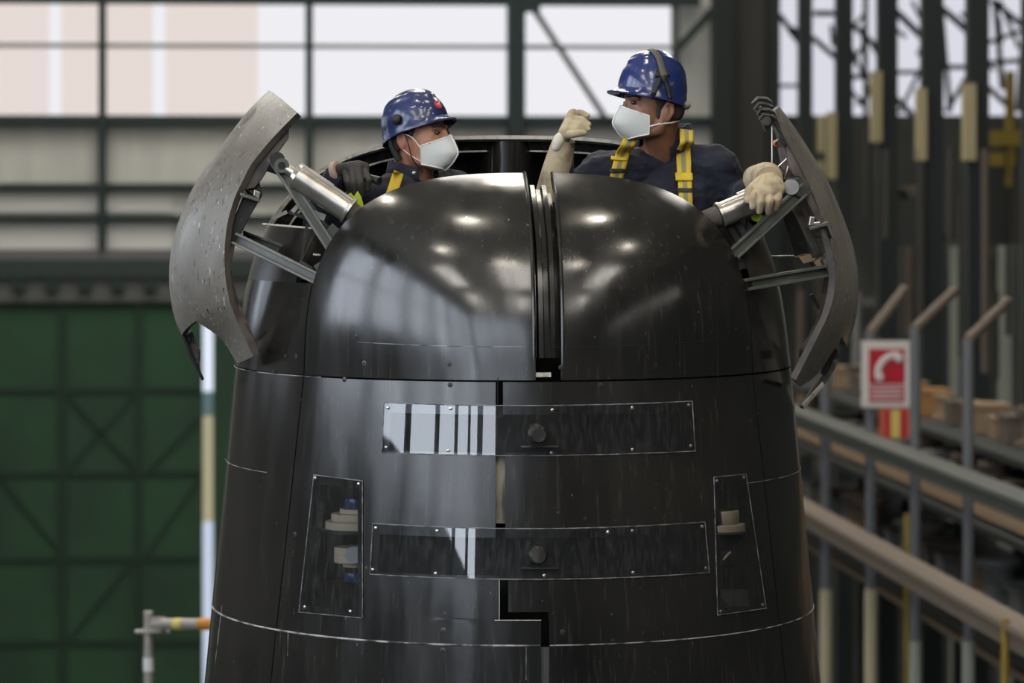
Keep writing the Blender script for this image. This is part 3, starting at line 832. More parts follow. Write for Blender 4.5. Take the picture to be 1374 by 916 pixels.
pane([(516, 540), (928, 538), (932, 605), (513, 607)], 5, [(521, 547), (605, 548), (741, 550), (848, 547), (923, 543), (519, 600), (602, 604), (740, 607), (848, 603), (926, 598)])
pane([(501, 702), (945, 700), (951, 768), (497, 770)], 8, [(505, 708), (587, 712), (815, 714), (848, 712), (941, 706), (501, 764), (585, 769), (730, 772), (849, 768), (946, 762)])
pane([(422, 637), (487, 645), (487, 829), (402, 821)], 0, [(424, 641), (482, 649), (410, 814), (471, 820)], 12, 20)
pane([(957, 640), (1000, 636), (1027, 816), (962, 825)], 0, [(961, 645), (997, 640), (966, 820), (1022, 811)], 12, 20)
# lantern stacks behind the side windows, lamps behind the wide ones
def discstack(xc, items, dd, nm):
    for (y0_, y1_, w, m) in items:
        p0, p1 = P(xc, y1_, dd), P(xc, y0_, dd); r = w*dd/F
        o = obj(nm, tube(B(), [p0, p0.lerp(p1, .1), p0.lerp(p1, .9), p1], [r*.97, r, r, r*.97], 28), M[m], sail)
dL = D0-.88
discstack(478, [(668, 681, 16, 'blue'), (682, 688, 22, 'beige'), (688, 698, 34, 'beige'), (698, 709, 42, 'beige'), (709, 713, 48, 'dark')], dL, 'signal_lantern')
discstack(476, [(733, 743, 28, 'beige'), (743, 754, 28, 'beige'), (754, 760, 16, 'beige'), (768, 780, 14, 'blue'), (735, 752, 8, 'whitep')], dL, 'signal_lantern')
cb = B(); p = P(474, 744, dL-.07); tube(cb, [p, p-V((0, .01, 0))], [.028, .028], 20); obj('lantern_disc', cb, M['whitep'], sail)
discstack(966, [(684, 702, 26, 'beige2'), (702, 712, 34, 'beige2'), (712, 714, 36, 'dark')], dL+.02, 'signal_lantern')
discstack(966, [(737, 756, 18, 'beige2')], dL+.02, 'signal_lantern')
cr = B(); p = P(972, 748, dL-.05); beam(cr, p-V((.02, 0, .02)), p+V((.02, 0, .02)), .012, .006); obj('lantern_disc', cr, M['beige2'], sail, False)
for y0_ in (583, 745):
    p = P(722, y0_, D0*.885+.22); bm = tube(B(), [p+V((0, .1, 0)), p, p-V((0, .03, 0))], [.03, .03, .022], 24)
    o = obj('deck_lamp', bm, M['dark'], sail)
    obj('lamp_tray', minmax(B(), P(700, y0_+17, D0*.885+.2), P(746, y0_+14, D0*.885+.3)), M['dark'], sail, False)
# ------------------------------------------------------------------ the two open cowl doors
brownrib = mat('brown_rib_paint', (.075, .062, .052), .5, layers=[((.03, .026, .024), 12, (1, 1, 1), .45, .65)])
def door(Fpx, Rpx, yF, yR, bulge, side, prF, prG, n=40, m=16, label=None):
    Fc = catmull([PY(x, y, yF) for x, y in Fpx], n); Rc = catmull([PY(x, y, yR) for x, y in Rpx], n)
    rows = []
    for i in range(n+1):
        tg = (Fc[min(i+1, n)]-Fc[max(i-1, 0)]).normalized(); wv = (Rc[i]-Fc[i])
        nn = tg.cross(wv).normalized()
        if nn.x*side < 0 and i < n: nn = -nn
        if nn.x*side < 0: nn = -nn
        rows.append([Fc[i].lerp(Rc[i], j/m)+nn*bulge*4*(j/m)*(1-j/m) for j in range(m+1)])
    bm = B(); vs = [[bm.verts.new(p) for p in r] for r in rows]
    for i in range(n):
        for j in range(m): bm.faces.new((vs[i][j], vs[i][j+1], vs[i+1][j+1], vs[i+1][j]))
    # forward prong below the notch
    h = m//2; n2 = 12
    A = catmull([rows[-1][0]]+[PY(x, y, yF) for x, y in prF], n2); ym = rows[-1][h].y
    G = catmull([rows[-1][h]]+[PY(x, y, yF+(ym-yF)*(1-.3*k)) for k, (x, y) in enumerate(prG)], n2)
    last = vs[-1][:h+1]
    for i in range(1, n2+1):
        cur = []
        for j in range(h+1):
            base_ = A[i].lerp(G[i], j/h); fade = (rows[-1][j]-(rows[-1][0].lerp(rows[-1][h], j/h)))*(1-i/n2)
            cur.append(bm.verts.new(base_+fade))
        for j in range(h): bm.faces.new((last[j], last[j+1], cur[j+1], cur[j]))
        last = cur
    bm.normal_update()
    tot = sum((f.normal.x*side*f.calc_area()-f.normal.y*f.calc_area()*.5) for f in bm.faces)
    if tot < 0:
        for f in bm.faces: f.normal_flip()
    solid(bm, .022, None, 1)
    return obj('cowl_door', bm, [M['door'], brownrib], sail, label=label), Fc, Rc, rows
yF, yR = -.62, -.06
ldoor, LF, LR, Lrows = door([(399, 151), (380, 170), (364, 187), (349, 205), (336, 222), (327, 240), (318, 258), (311, 277), (305, 300), (302, 324), (301, 348), (303, 376), (308, 405)],
    [(360, 122), (330, 152), (292, 203), (262, 246), (242, 290), (230, 332), (227, 370), (229, 402), (236, 432), (244, 450)], yF, yR, .035, -1,
    [(322, 440), (340, 478)], [(297, 455), (318, 488)], label='left open cowl door, weathered beige-grey outside')
rdoor, RF, RR, Rrows = door([(1036, 150), (1050, 178), (1075, 225), (1099, 280), (1113, 325), (1120, 365), (1118, 400), (1108, 430)],
    [(1041, 143), (1062, 168), (1086, 203), (1112, 246), (1134, 298), (1147, 340), (1152, 385), (1148, 430), (1136, 468)], yF, yR, .02, 1,
    [(1094, 458), (1068, 510)], [(1098, 500), (1074, 519)], label='right open cowl door, seen nearly edge-on')
def rib_prism(pxs, y0_, y1_, m, parent, nm='inner_rib'):
    bm = B(); a = [bm.verts.new(PY(x, y, y0_)) for x, y in pxs]; off = V((0, y1_-y0_, 0)); b = [bm.verts.new(v.co+off) for v in a]
    bm.faces.new(a); bm.faces.new(b[::-1])
    for i in range(len(a)): bm.faces.new((a[i], b[i], b[(i+1) % len(a)], a[(i+1) % len(a)]))
    bmesh.ops.recalc_face_normals(bm, faces=bm.faces)
    return bev(obj(nm, bm, m, parent, False), .003)
# left inner frame
rib_prism([(397, 152), (400, 152), (388, 172), (387, 186), (371, 208), (352, 240), (342, 252), (322, 256), (329, 241), (350, 206), (380, 171)], yF+.02, yF+.16, brownrib, ldoor)
rib_prism([(329, 257), (348, 242), (352, 262), (330, 300), (318, 325), (306, 322), (314, 292)], yF+.05, yF+.3, M['dark'], ldoor)
rib_prism([(306, 322), (316, 325), (311, 352), (312, 378), (322, 410), (348, 470), (341, 476), (322, 438), (309, 405), (304, 380), (302, 352)], yF+.03, yF+.12, M['door_in'], ldoor)
o = rib_prism([(322, 258), (348, 267), (349, 272), (322, 263)], yF+.0, yF+.05, M['olive'], ldoor, 'latch_bracket')
rib_prism([(323, 257), (327, 250), (331, 258), (340, 262), (341, 254), (350, 258), (348, 268)], yF+.02, yF+.06, M['steel'], ldoor, 'latch_hook')
rib_prism([(245, 448), (258, 443), (263, 462), (269, 470), (268, 492), (272, 510), (257, 480)], yR+.02, yR+.04, M['door_in'], ldoor, 'lower_lip')
rib_prism([(243, 447), (247, 447), (259, 478), (274, 509), (271, 511), (255, 481)], yR, yR+.06, M['black'], ldoor, 'lip_seal')
rib_prism([(249, 449), (256, 446), (257, 458), (252, 463)], yR+.01, yR+.02, M['black'], ldoor, 'stencil_mark')
rib_prism([(262, 470), (268, 474), (266, 484), (261, 480)], yR+.01, yR+.02, brownrib, ldoor, 'stencil_mark')
# right inner frame
rib_prism([(1055, 196), (1064, 208), (1078, 236), (1100, 285), (1112, 322), (1104, 318), (1090, 285), (1076, 258), (1060, 226)], yF-.0, yF+.2, mat('purple_brown_rib', (.12, .092, .085), .55, layers=[((.05, .04, .036), 14, (1, 1, 1), .45, .65)]), rdoor)
rib_prism([(1040, 150), (1050, 178), (1058, 196), (1050, 195), (1046, 180), (1036, 162)], yF, yF+.1, M['dark'], rdoor)
rib_prism([(1114, 340), (1117, 372), (1113, 402), (1103, 430), (1088, 462), (1079, 482), (1080, 470), (1092, 452), (1099, 438), (1103, 420), (1110, 395), (1113, 368), (1104, 350)], yF+.02, yF+.14, M['door_in'], rdoor)
rib_prism([(1074, 545), (1104, 503), (1122, 470), (1126, 478), (1121, 494), (1104, 520), (1077, 549)], yR+.0, yR+.04, M['whitep'] if False else M['door_in'], rdoor, 'lower_lip')
rib_prism([(1121, 466), (1124, 470), (1110, 500), (1102, 502), (1104, 492)], yR-.02, yR, M['black'], rdoor, 'lip_seal')
rib_prism([(1076, 543), (1104, 512), (1107, 517), (1079, 549)], yR-.02, yR, M['bright'], rdoor, 'lip_edge')
o = rib_prism([(1085, 305), (1112, 297), (1114, 301), (1120, 318), (1117, 320), (1110, 303), (1087, 309)], yF-.03, yF+.04, M['olive'], rdoor, 'latch_bracket')
rib_prism([(1085, 303), (1087, 290), (1094, 291), (1093, 298), (1102, 297), (1099, 302)], yF-.02, yF+.02, M['steel'], rdoor, 'latch_hook')
# finger-like seals at the right door tip
for k, pts in enumerate([[(1009, 139), (1017, 132), (1028, 133), (1036, 138)], [(1012, 147), (1019, 139), (1030, 140), (1038, 145)], [(1016, 154), (1021, 147), (1032, 148), (1040, 152)], [(1019, 161), (1024, 154), (1034, 155), (1042, 160)]]):
    q = B(); tube(q, [PY(x, y, yF-.02+.005*k) for x, y in pts], [.004, .0085, .0085, .005], 10); obj('tip_finger', q, M['dark'], rdoor)
q = B(); beam(q, PY(1022, 142, yF+.08), PY(1036, 172, yF+.08), .035, .05); obj('tip_block', q, M['dark'], rdoor, False)
q = B(); tube(q, [PY(1029, 162, yF), PY(1029, 162, yF-.03)], [.018, .015], 16); obj('tip_roller', q, M['dark'], rdoor)
q = B(); tube(q, [PY(1041, 192, yF), PY(1044, 186, yF-.02), PY(1049, 196, yF)], .009, 8); obj('tip_hook', q, M['steel'], rdoor)
q = B(); ell(q, PY(1042, 192, yF+.03), (.014, .012, .012)); obj('indicator_cap', q, M['orange'], rdoor, label='small orange cap')
for a, b in [((1036, 168), (1036, 226)), ((1057, 212), (1044, 224)), ((1060, 214), (1053, 240))]:
    q = B(); tube(q, [PY(*a, yF+.04), PY(*b, yF+.04)], .0035, 8); obj('thin_rod', q, M['steel'], rdoor)
# struts
def strut(a, b, ya, yb, w, h, m='olive', nm='door_strut', lips=True):
    p, q = PY(*a, ya), PY(*b, yb); bm = B()
    x, y, d = frame(q-p, V((0, -1, 0)))
    beam(bm, p, q, w, .012, V((0, -1, 0)))
    if lips:
        for s in (-1, 1): beam(bm, p+x*s*(w/2-.005)-y*.012*0+y*h/2, q+x*s*(w/2-.005)+y*h/2, .010, h, V((0, -1, 0)))
    return bev(obj(nm, bm, M[m], sail, False), .002)
strut((366, 212), (448, 338), yF+.0, YC-.01+.08, .038, .03)
strut((374, 226), (452, 326), yF+.12, YC+.12, .03, .02, 'olive')
strut((318, 321), (432, 377), yF+.05, YC+.05, .042, .035)
strut((326, 316), (380, 336), yF+.2, YC+.3, .035, .02, 'dark')
strut((1080, 252), (982, 342), yF-.02, YC+.05, .045, .03)
strut((1110, 363), (993, 383), yF+.05, YC+.04, .042, .03)
strut((1063, 268), (1102, 350), yF+.1, yF+.16, .03, .02, 'steel', 'stay_rod', False)
strut((1055, 275), (1078, 345), yF+.2, yF+.22, .05, .03, 'dark', 'stay_rod', False)
strut((1000, 345), (1065, 343), -.2, yF+.3, .006, .004, 'bright', 'thin_rod', False)
for pts, nm in [([(1072, 345), (1088, 340), (1092, 350), (1078, 354)], 'door_pad'), ([(1092, 352), (1104, 344), (1110, 356), (1098, 360)], 'door_pad')]:
    rib_prism(pts, yF+.08, yF+.2, M['tan'], rdoor, nm)
q = B(); tube(q, [PY(1088, 395, yF+.1), PY(1112, 432, yF+.1)], .006, 8); obj('thin_rod', q, M['dark'], rdoor)
# hydraulic rams
def ram(eye, b0_, b1_, tip, y0_, y1_, rb_, side, pm):
    t = lambda s: y0_+(y1_-y0_)*s
    e, a, b, c = PY(*eye, t(0)), PY(*b0_, t(.2)), PY(*b1_, t(.8)), PY(*tip, t(1))
    d = (c-e).normalized()
    o = obj('hydraulic_ram', tube(B(), [a-d*.015, a, a+d*.002, b-d*.002, b, b+d*.01], [rb_*.55, rb_*.8, rb_, rb_, rb_*1.08, rb_*1.08], 26), M['steel'], sail, label='polished steel hydraulic ram')
    th = B(); L = (c-b).length; n = 22; pts = []; rad = []
    for i in range(n+1):
        pts.append(b+d*(.01+(L-.01)*i/n)); rad.append(rb_*(.86 if i % 2 else .70))
    obj('threaded_end', tube(th, pts, rad, 20), mat('dark_thread', (.34, .31, .27), .35, .35), o)
    obj('ram_rod', tube(B(), [e, a], rb_*.42, 16), M['steel'], o)
    q = B(); tube(q, [e+V((0, .02, 0)), e-V((0, .02, 0))], [rb_*.58, rb_*.58], 20); obj('eye_joint', q, M['olive'], o)
    q = B(); tube(q, [e-V((0, .02, 0)), e-V((0, .026, 0))], [rb_*.3, rb_*.3], 14); obj('eye_pin', q, M['black'], o)
    q = B(); s = rb_*.9; up = V((0, 0, 1)); tube(q, [a.lerp(b, .05)+up*s, a.lerp(b, .7)+up*s], rb_*.32, 12); obj('ram_side_pipe', q, M['steel'], o)
    return o
ram((378, 222), (398, 236), (466, 281), (487, 296), yF-.04, YC+.06, .043, -1, None)
q = B(); tube(q, [PY(372, 214, yF+.02), PY(372, 214, yF-.05)], [.026, .026], 18); obj('hinge_eye', q, M['dark'], ldoor)
q = B(); tube(q, [PY(362, 219, yF+.04), PY(384, 230, yF+.04)], [.03, .022], 14); obj('hinge_lug', q, M['dark'], ldoor)
ram((1062, 250), (1040, 258), (968, 288), (945, 296), yF-.04, YC+.06, .043, 1, None)
q = B(); tube(q, [PY(1062, 251, yF-.02), PY(1062, 251, yF-.07)], [.026, .026], 18); obj('hinge_eye', q, M['steel'], rdoor)
q = B(); tube(q, [PY(1075, 252, yF+.02), PY(1075, 252, yF-.05)], [.032, .03], 18); obj('hinge_eye', q, M['dark'], rdoor)
q = B(); tube(q, [PY(1056, 244, yF), PY(1070, 240, yF), PY(1082, 250, yF)], .012, 10); obj('hinge_lug', q, M['dark'], rdoor)
o = rib_prism([(466, 262), (471, 258), (475, 264), (480, 256), (485, 264), (490, 284), (478, 279)], YC+.13, YC+.16, M['lime'], sail, 'ram_guard'); o['label'] = 'lime yellow plastic guard beside the left ram'
o = rib_prism([(1006, 285), (1013, 279), (1020, 281), (1026, 294), (1021, 299), (1010, 296)], YC+.10, YC+.13, M['lime'], sail, 'ram_guard'); o['label'] = 'lime plastic guard below the right ram'
# brackets in the door openings
for a, b, w, m in [((352, 300), (418, 306), .006, 'bright'), ((368, 292), (385, 284), .012, 'steel'), ((388, 284), (420, 296), .012, 'dark'), ((392, 284), (400, 276), .014, 'steel'), ((420, 286), (436, 292), .022, 'steel'), ((412, 300), (404, 352), .010, 'dark'), ((398, 372), (422, 374), .010, 'dark'),
        ((396, 388), (420, 389), .004, 'bright'), ((420, 341), (430, 342), .006, 'bright'), ((424, 362), (442, 350), .030, 'door_in'), ((440, 306), (458, 322), .045, 'olive'), ((402, 352), (418, 362), .02, 'dark')]:
    q = B(); beam(q, PY(*a, YC+.1), PY(*b, YC+.1), w, w*.8, V((0, -1, 0))); obj('opening_bracket', q, M[m], sail, False)
q = B(); beam(q, PY(423, 392, YC-.005), PY(437, 390, YC-.005), .022, .004, V((0, -1, 0))); obj('paper_tag', q, M['whitep'], sail, False, label='small white paper tag')
for a, b, w, m in [((985, 278), (1022, 262), .05, 'dark'), ((975, 290), (1002, 330), .05, 'dark'), ((1000, 290), (1030, 280), .03, 'greypart'), ((990, 355), (1006, 352), .035, 'olive'), ((1004, 330), (1010, 372), .02, 'dark'), ((995, 398), (1008, 393), .014, 'tan'), ((1008, 288), (1022, 300), .05, 'greypart'), ((1012, 296), (1008, 330), .05, 'dark')]:
    q = B(); beam(q, PY(*a, YC+.14), PY(*b, YC+.14), w, w*.7, V((0, -1, 0))); obj('opening_bracket', q, M[m], sail, False)
# dark sheets added inside the openings so that the gap reads as shade
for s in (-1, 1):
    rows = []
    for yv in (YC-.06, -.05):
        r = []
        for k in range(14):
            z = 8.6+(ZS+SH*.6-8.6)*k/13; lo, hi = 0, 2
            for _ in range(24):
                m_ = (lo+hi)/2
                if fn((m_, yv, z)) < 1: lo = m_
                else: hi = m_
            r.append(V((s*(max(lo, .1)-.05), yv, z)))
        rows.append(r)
    obj('dark_gap_sheet', grid(B(), rows), M['sail_in'], sail)
# ================================================================== THE TWO WORKERS
def D(px, py, dd): return P(px, py, D0+dd)
def caps(bm, p, q, r0, r1=None, seg=14):
    r1 = r0 if r1 is None else r1
    p, q = V(p), V(q)
    if (q-p).length < 1e-4: return bm
    return tube(bm, [p, p.lerp(q, .5), q], [r0, (r0+r1)/2, r1], seg, True, True)
def limb(bm, pts, rad, seg=14):
    for i in range(len(pts)-1): caps(bm, pts[i], pts[i+1], rad[i], rad[i+1], seg)
    return bm
def glove(parent, m, wrist, knuckles, fingers, thumb, rp=.017, rf=.0115, name='glove', vox=.0027, extra=None, label=None):
    bm = B()
    for k in knuckles: caps(bm, wrist, k, rp*1.15, rp)
    for a, b in zip(knuckles[:-1], knuckles[1:]): caps(bm, a, b, rp*.95)
    for f in fingers:
        n = len(f)
        limb(bm, f, [rf*(1.08-.22*i/(n-1)) for i in range(n)], 12)
    if thumb: limb(bm, thumb, [rf*1.35, rf*1.15, rf*.95][:len(thumb)], 12)
    if extra: extra(bm)
    return remesh(obj(name, bm, m, parent, label=label), vox, 2)
def headmat(alpha, pitch=0, roll=0):
    a = R(alpha); fwd = V((math.sin(a), -math.cos(a), 0)); right = V((fwd.y, -fwd.x, 0)); up = V((0, 0, 1))
    m = Matrix((right, fwd, up)).transposed()
    return m @ Matrix.Rotation(R(pitch), 3, 'X') @ Matrix.Rotation(R(roll), 3, 'Y')
def headblobs(bm, hp, m):
    ell(bm, hp(0, -.012, .062), (.077, .098, .092), m, 32)
    ell(bm, hp(0, .030, .000), (.064, .072, .090), m, 32)
    ell(bm, hp(0, .045, -.045), (.050, .052, .050), m)
    caps(bm, hp(.048, .0, -.058), hp(.012, .078, -.082), .022, .020); caps(bm, hp(-.048, .0, -.058), hp(-.012, .078, -.082), .022, .020)
    caps(bm, hp(.055, .0, -.05), hp(.064, -.01, .0), .020, .018); caps(bm, hp(-.055, .0, -.05), hp(-.064, -.01, .0), .020, .018)
    limb(bm, [hp(0, .098, .038), hp(0, .108, .016), hp(0, .113, -.004)], [.008, .010, .010])
    caps(bm, hp(.008, .106, -.010), hp(-.008, .106, -.010), .009)
    for s in (-1, 1):
        caps(bm, hp(s*.012, .095, .050), hp(s*.046, .080, .046), .0105, .0075)
        ell(bm, hp(s*.042, .066, -.004), (.020, .018, .015), m)
        caps(bm, hp(s*.018, .088, .019), hp(s*.048, .074, .018), .007, .006)
        # ear: shell, rim and lobe
        ell(bm, hp(s*.079, -.024, .002), (.009, .019, .030), m @ Matrix.Rotation(s*R(-18), 3, 'Z'))
        limb(bm, [hp(s*.078, -.006, .012), hp(s*.086, -.016, .032), hp(s*.090, -.034, .026), hp(s*.088, -.036, .0), hp(s*.080, -.022, -.026)], [.006, .006, .0065, .006, .007], 8)
    caps(bm, hp(-.022, .092, -.042), hp(.022, .092, -.042), .009)
def make_mask(parent, hp):
    ridge = [(.122, .020), (.136, -.004), (.147, -.028), (.151, -.042), (.147, -.052), (.124, -.080), (.096, -.100)]
    et, eb = V((.069, .044, -.014)), V((.062, .040, -.078))
    rows = []
    rp = catmull([V((0, y, z)) for y, z in ridge], 14)
    for i, r in enumerate(rp):
        v = i/14; row = []
        for j in range(17):
            u = -1+2*j/16; e = et.lerp(eb, v); e = V((e.x*(1 if u > 0 else -1), e.y, e.z)); a = abs(u)
            p = r.lerp(e, a); p += V((0, 1, 0))*.016*math.sin(math.pi*a**.7) + V(((1 if u > 0 else -1)*.011*math.sin(math.pi*a**.75), 0, 0))
            row.append(hp(*p))
        rows.append(row)
    bm = grid(B(), rows); bm.normal_update()
    c = hp(0, 0, -.04)
    for f in bm.faces:
        if f.normal.dot(f.calc_center_median()-c) < 0: f.normal_flip()
    o = obj('respirator_mask', solid(bm, .003), M['mask'], parent, sharp=60)
    q = B(); tube(q, [hp(0, p.y+.002, p.z) for p in rp], .0026, 8); obj('mask_seam', q, M['maskw'], o)
    q = B(); tube(q, rows[0], .0022, 6); tube(q, rows[-1], .0022, 6); obj('mask_border', q, M['maskw'], o)
    for s in (0, 16): 
        q = B(); tube(q, [r[s] for r in rows], .002, 6); obj('mask_border', q, M['mask'], o)
    for s in (-1, 1):
        q = B(); k = 11; ps = [rows[k][8+s*3], rows[k][8+s*4], rows[k][8+s*5], rows[k][8+s*6]]
    return o, rows
def make_helmet(parent, origin, m, mt, L, W, Hh, z0, peak, yc=0.0):
    hp = lambda x, y, z: origin + m @ V((x, y+yc, z))
    rows = []; NPH = 64
    def rad(ph):
        f = L[0] if math.cos(ph) > 0 else L[1]
        return 1/math.sqrt((math.cos(ph)/f)**2+(math.sin(ph)/W)**2)
    for k in range(25):
        t = R(90*k/24); row = []
        for i in range(NPH+1):
            ph = 2*math.pi*i/NPH; r = rad(ph)*math.sin(t)**.92 if k else 0
            x, y = r*math.sin(ph), r*math.cos(ph); z = z0+Hh*math.cos(t)**.95 if k < 24 else z0
            # raised crown panel and the step line round it
            e = ((x)/(W*.60))**2+((y+.01)/(L[0]*.86))**2
            lift = .0055/(1+math.exp((e-1)*16))+.003/(1+math.exp((abs(x)/.020-1)*10))*(1 if e < 1 else .3)
            n = V((x/W**2, y/L[0]**2, (z-z0)/Hh**2+.001)).normalized()
            row.append(hp(*(V((x, y, z))+n*lift)))
        rows.append(row)
    for (dz, gr) in [(-.010, 1.02), (-.022, 1.035), (-.026, 1.06)]:
        row = []
        for i in range(NPH+1):
            ph = 2*math.pi*i/NPH; r = rad(ph)*gr
            c = max(0, math.cos(ph)); pk = peak*(c**3 if dz < -.024 else (.35*c**3 if dz < -.02 else 0))
            back = max(0, -math.cos(ph))
            row.append(hp(r*math.sin(ph), r*math.cos(ph)+pk, z0+dz-back*.014-(.004*c if dz < -.024 else 0)+.012*c))
        rows.append(row)
    row = []
    for i in range(NPH+1):
        ph = 2*math.pi*i/NPH; r = rad(ph)*1.055; c = max(0, math.cos(ph)); back = max(0, -math.cos(ph))
        row.append(hp(r*math.sin(ph), r*math.cos(ph)+peak*c**3-.001, z0-.033-back*.014-.004*c+.012*c))
    rows.append(row)
    row = []
    for i in range(NPH+1):
        ph = 2*math.pi*i/NPH; r = rad(ph)*.97; back = max(0, -math.cos(ph)); c = max(0, math.cos(ph))
        row.append(hp(r*math.sin(ph), r*math.cos(ph), z0-.028-back*.014+.012*c))
    rows.append(row)
    row = [hp(*(V((rad(2*math.pi*i/NPH)*.93*math.sin(2*math.pi*i/NPH), rad(2*math.pi*i/NPH)*.93*math.cos(2*math.pi*i/NPH), z0+.02)))) for i in range(NPH+1)]
    rows.append(row)
    bm = grid(B(), rows); bmesh.ops.remove_doubles(bm, verts=bm.verts, dist=1e-5); bmesh.ops.recalc_face_normals(bm, faces=bm.faces)
    cen = hp(0, 0, z0)
    bm.normal_update()
    if sum(f.normal.dot(f.calc_center_median()-cen) for f in bm.faces) < 0:
        for f in bm.faces: f.normal_flip()
    bm.normal_update()
    pts = [(v.co.copy(), v.normal.copy()) for v in bm.verts]
    o = obj('hard_hat', bm, mt, parent, sharp=50)
    def at(px, py):
        best = None
        for c, n in pts:
            if n.dot(CAM-c) < 0: continue
            x, y = proj(c); d = (x-px)**2+(y-py)**2
            if best is None or d < best[0]: best = (d, c, n)
        return best[1], best[2]
    return o, at
def wrapstrip(parent, target, pts, w, m, nm, off=.005, nor=V((0, -1, 0)), n=24, thick=.003, mid=None):
    c = catmull(pts, n); rows = []
    for i, p in enumerate(c):
        t = (c[min(i+1, n)]-c[max(i-1, 0)]).normalized(); s = t.cross(nor).normalized()
        rows.append([p+s*w*(k/6-.5) for k in range(7)])
    bm = grid(B(), rows); bm.faces.ensure_lookup_table()
    if mid is not None:
        for k, f in enumerate(bm.faces): f.material_index = 1 if k % 6 in (2, 3) else 0
    o = obj(nm, bm, [m, mid] if mid is not None else m, parent)
    sw = o.modifiers.new('lie', 'SHRINKWRAP'); sw.target = target; sw.wrap_method = 'PROJECT'; sw.use_project_y = True
    sw.use_negative_direction = True; sw.use_positive_direction = True; sw.use_project_x = False; sw.use_project_z = False; sw.offset = off; sw.project_limit = .35; sw.cull_face = 'BACK'
    sm = o.modifiers.new('ease', 'LAPLACIANSMOOTH') if False else o.modifiers.new('ease', 'SMOOTH'); sm.factor = .5; sm.iterations = 4; sm.use_x = False; sm.use_z = False
    so = o.modifiers.new('thick', 'SOLIDIFY'); so.thickness = thick; so.offset = 0
    return o
def collar(parent, c, m, tilt, r0, r1, h, gapdeg, mt):
    rows = []
    for k, (rr_, zz) in enumerate([(r0*1.06, -.02), (r0, .0), (r0*.98, h*.6), (r1, h), (r1*1.07, h*.97), (r1*1.14, h*.45), (r1*1.2, h*.1)]):
        row = []
        for i in range(37):
            a = R(gapdeg+(360-2*gapdeg)*i/36)      # 0 = front
            dip = .55*math.cos(a) if math.cos(a) > 0 else .1*math.cos(a)
            row.append(c+m @ V((rr_*math.sin(a), rr_*math.cos(a)*1.05, zz-dip*.045)))
        rows.append(row)
    bm = grid(B(), rows); bmesh.ops.recalc_face_normals(bm, faces=bm.faces)
    o = obj('collar', bm, mt, parent, sharp=None)
    so = o.modifiers.new('thick', 'SOLIDIFY'); so.thickness = .004
    return o
FLOORZ = 8.602
def worker(label, o0, m, skin, nb, shR, shL, elR, elL, wrR, wrL, tm, chest, hips, navy, sleeve):
    foot = V((hips.x, hips.y, FLOORZ))
    t = thing('person', foot, label, 'person')
    hp = lambda x, y, z: o0 + m @ V((x, y, z))
    right = tm @ V((1, 0, 0)); fwd = tm @ V((0, 1, 0))
    kn = [hips+right*s*.10-V((0, 0, .02)) for s in (1, -1)]
    knees = [V((k.x, k.y, FLOORZ+.50))+fwd*.03 for k in kn]; ank = [V((k.x, k.y, FLOORZ+.09)) for k in kn]
    b = B(); headblobs(b, hp, m)
    caps(b, hp(0, -.018, -.03), nb+V((0, 0, -.02)), .056, .062)
    caps(b, hp(0, -.035, .02), nb+fwd*-.02, .055, .06)
    caps(b, nb, shR, .055, .05); caps(b, nb, shL, .055, .05)
    ell(b, chest, (.155, .10, .19), tm); caps(b, chest, hips, .115, .12)
    for sh, el, wr in ((shR, elR, wrR), (shL, elL, wrL)): limb(b, [sh, el, wr], [.048, .038, .026])
    for k, kk, a in zip(kn, knees, ank): limb(b, [k, kk, a], [.075, .05, .036]); caps(b, a, a+fwd*.13-V((0, 0, .04)), .035, .03)
    body = remesh(obj('body', b, skin, t), .0042, 3, .5)
    b = B()
    caps(b, nb-V((0, 0, .035)), shR, .066, .078); caps(b, nb-V((0, 0, .035)), shL, .066, .078)
    ell(b, chest, (.195, .138, .215), tm); caps(b, chest, hips, .150, .155)
    caps(b, chest+right*.10+V((0, 0, .07)), chest-right*.10+V((0, 0, .07)), .115, .115)
    for sh, el, wr in ((shR, elR, wrR), (shL, elL, wrL)):
        f = .88
        limb(b, [sh, sh.lerp(el, .5), el, el.lerp(wr, f)], [.078, .071, .060, .047])
    for k, kk, a in zip(kn, knees, ank): limb(b, [k, kk, a+V((0, 0, .06))], [.105, .08, .075])
    ov = remesh(obj('overalls', b, navy, t), .0065, 5, .5)
    # folds
    tx = bpy.data.textures.new('cloth_folds', 'CLOUDS'); tx.noise_scale = .055; tx.noise_depth = 2
    dm = ov.modifiers.new('folds', 'DISPLACE'); dm.texture = tx; dm.strength = .020; dm.mid_level = .5; dm.texture_coords = 'LOCAL'
    for a in ank:
        q = B(); caps(q, a+V((0, 0, .05)), a-V((0, 0, .03)), .055, .05); limb(q, [a-V((0, 0, .035)), a+fwd*.09-V((0, 0, .045)), a+fwd*.15-V((0, 0, .05))], [.05, .045, .038])
        minmax(q, a+V((-.045, -.045, -.088)), a+V((.045, .045, -.04)))
        remesh(obj('boot', q, M['strap'], t), .008, 3)
    return t, hp, ov
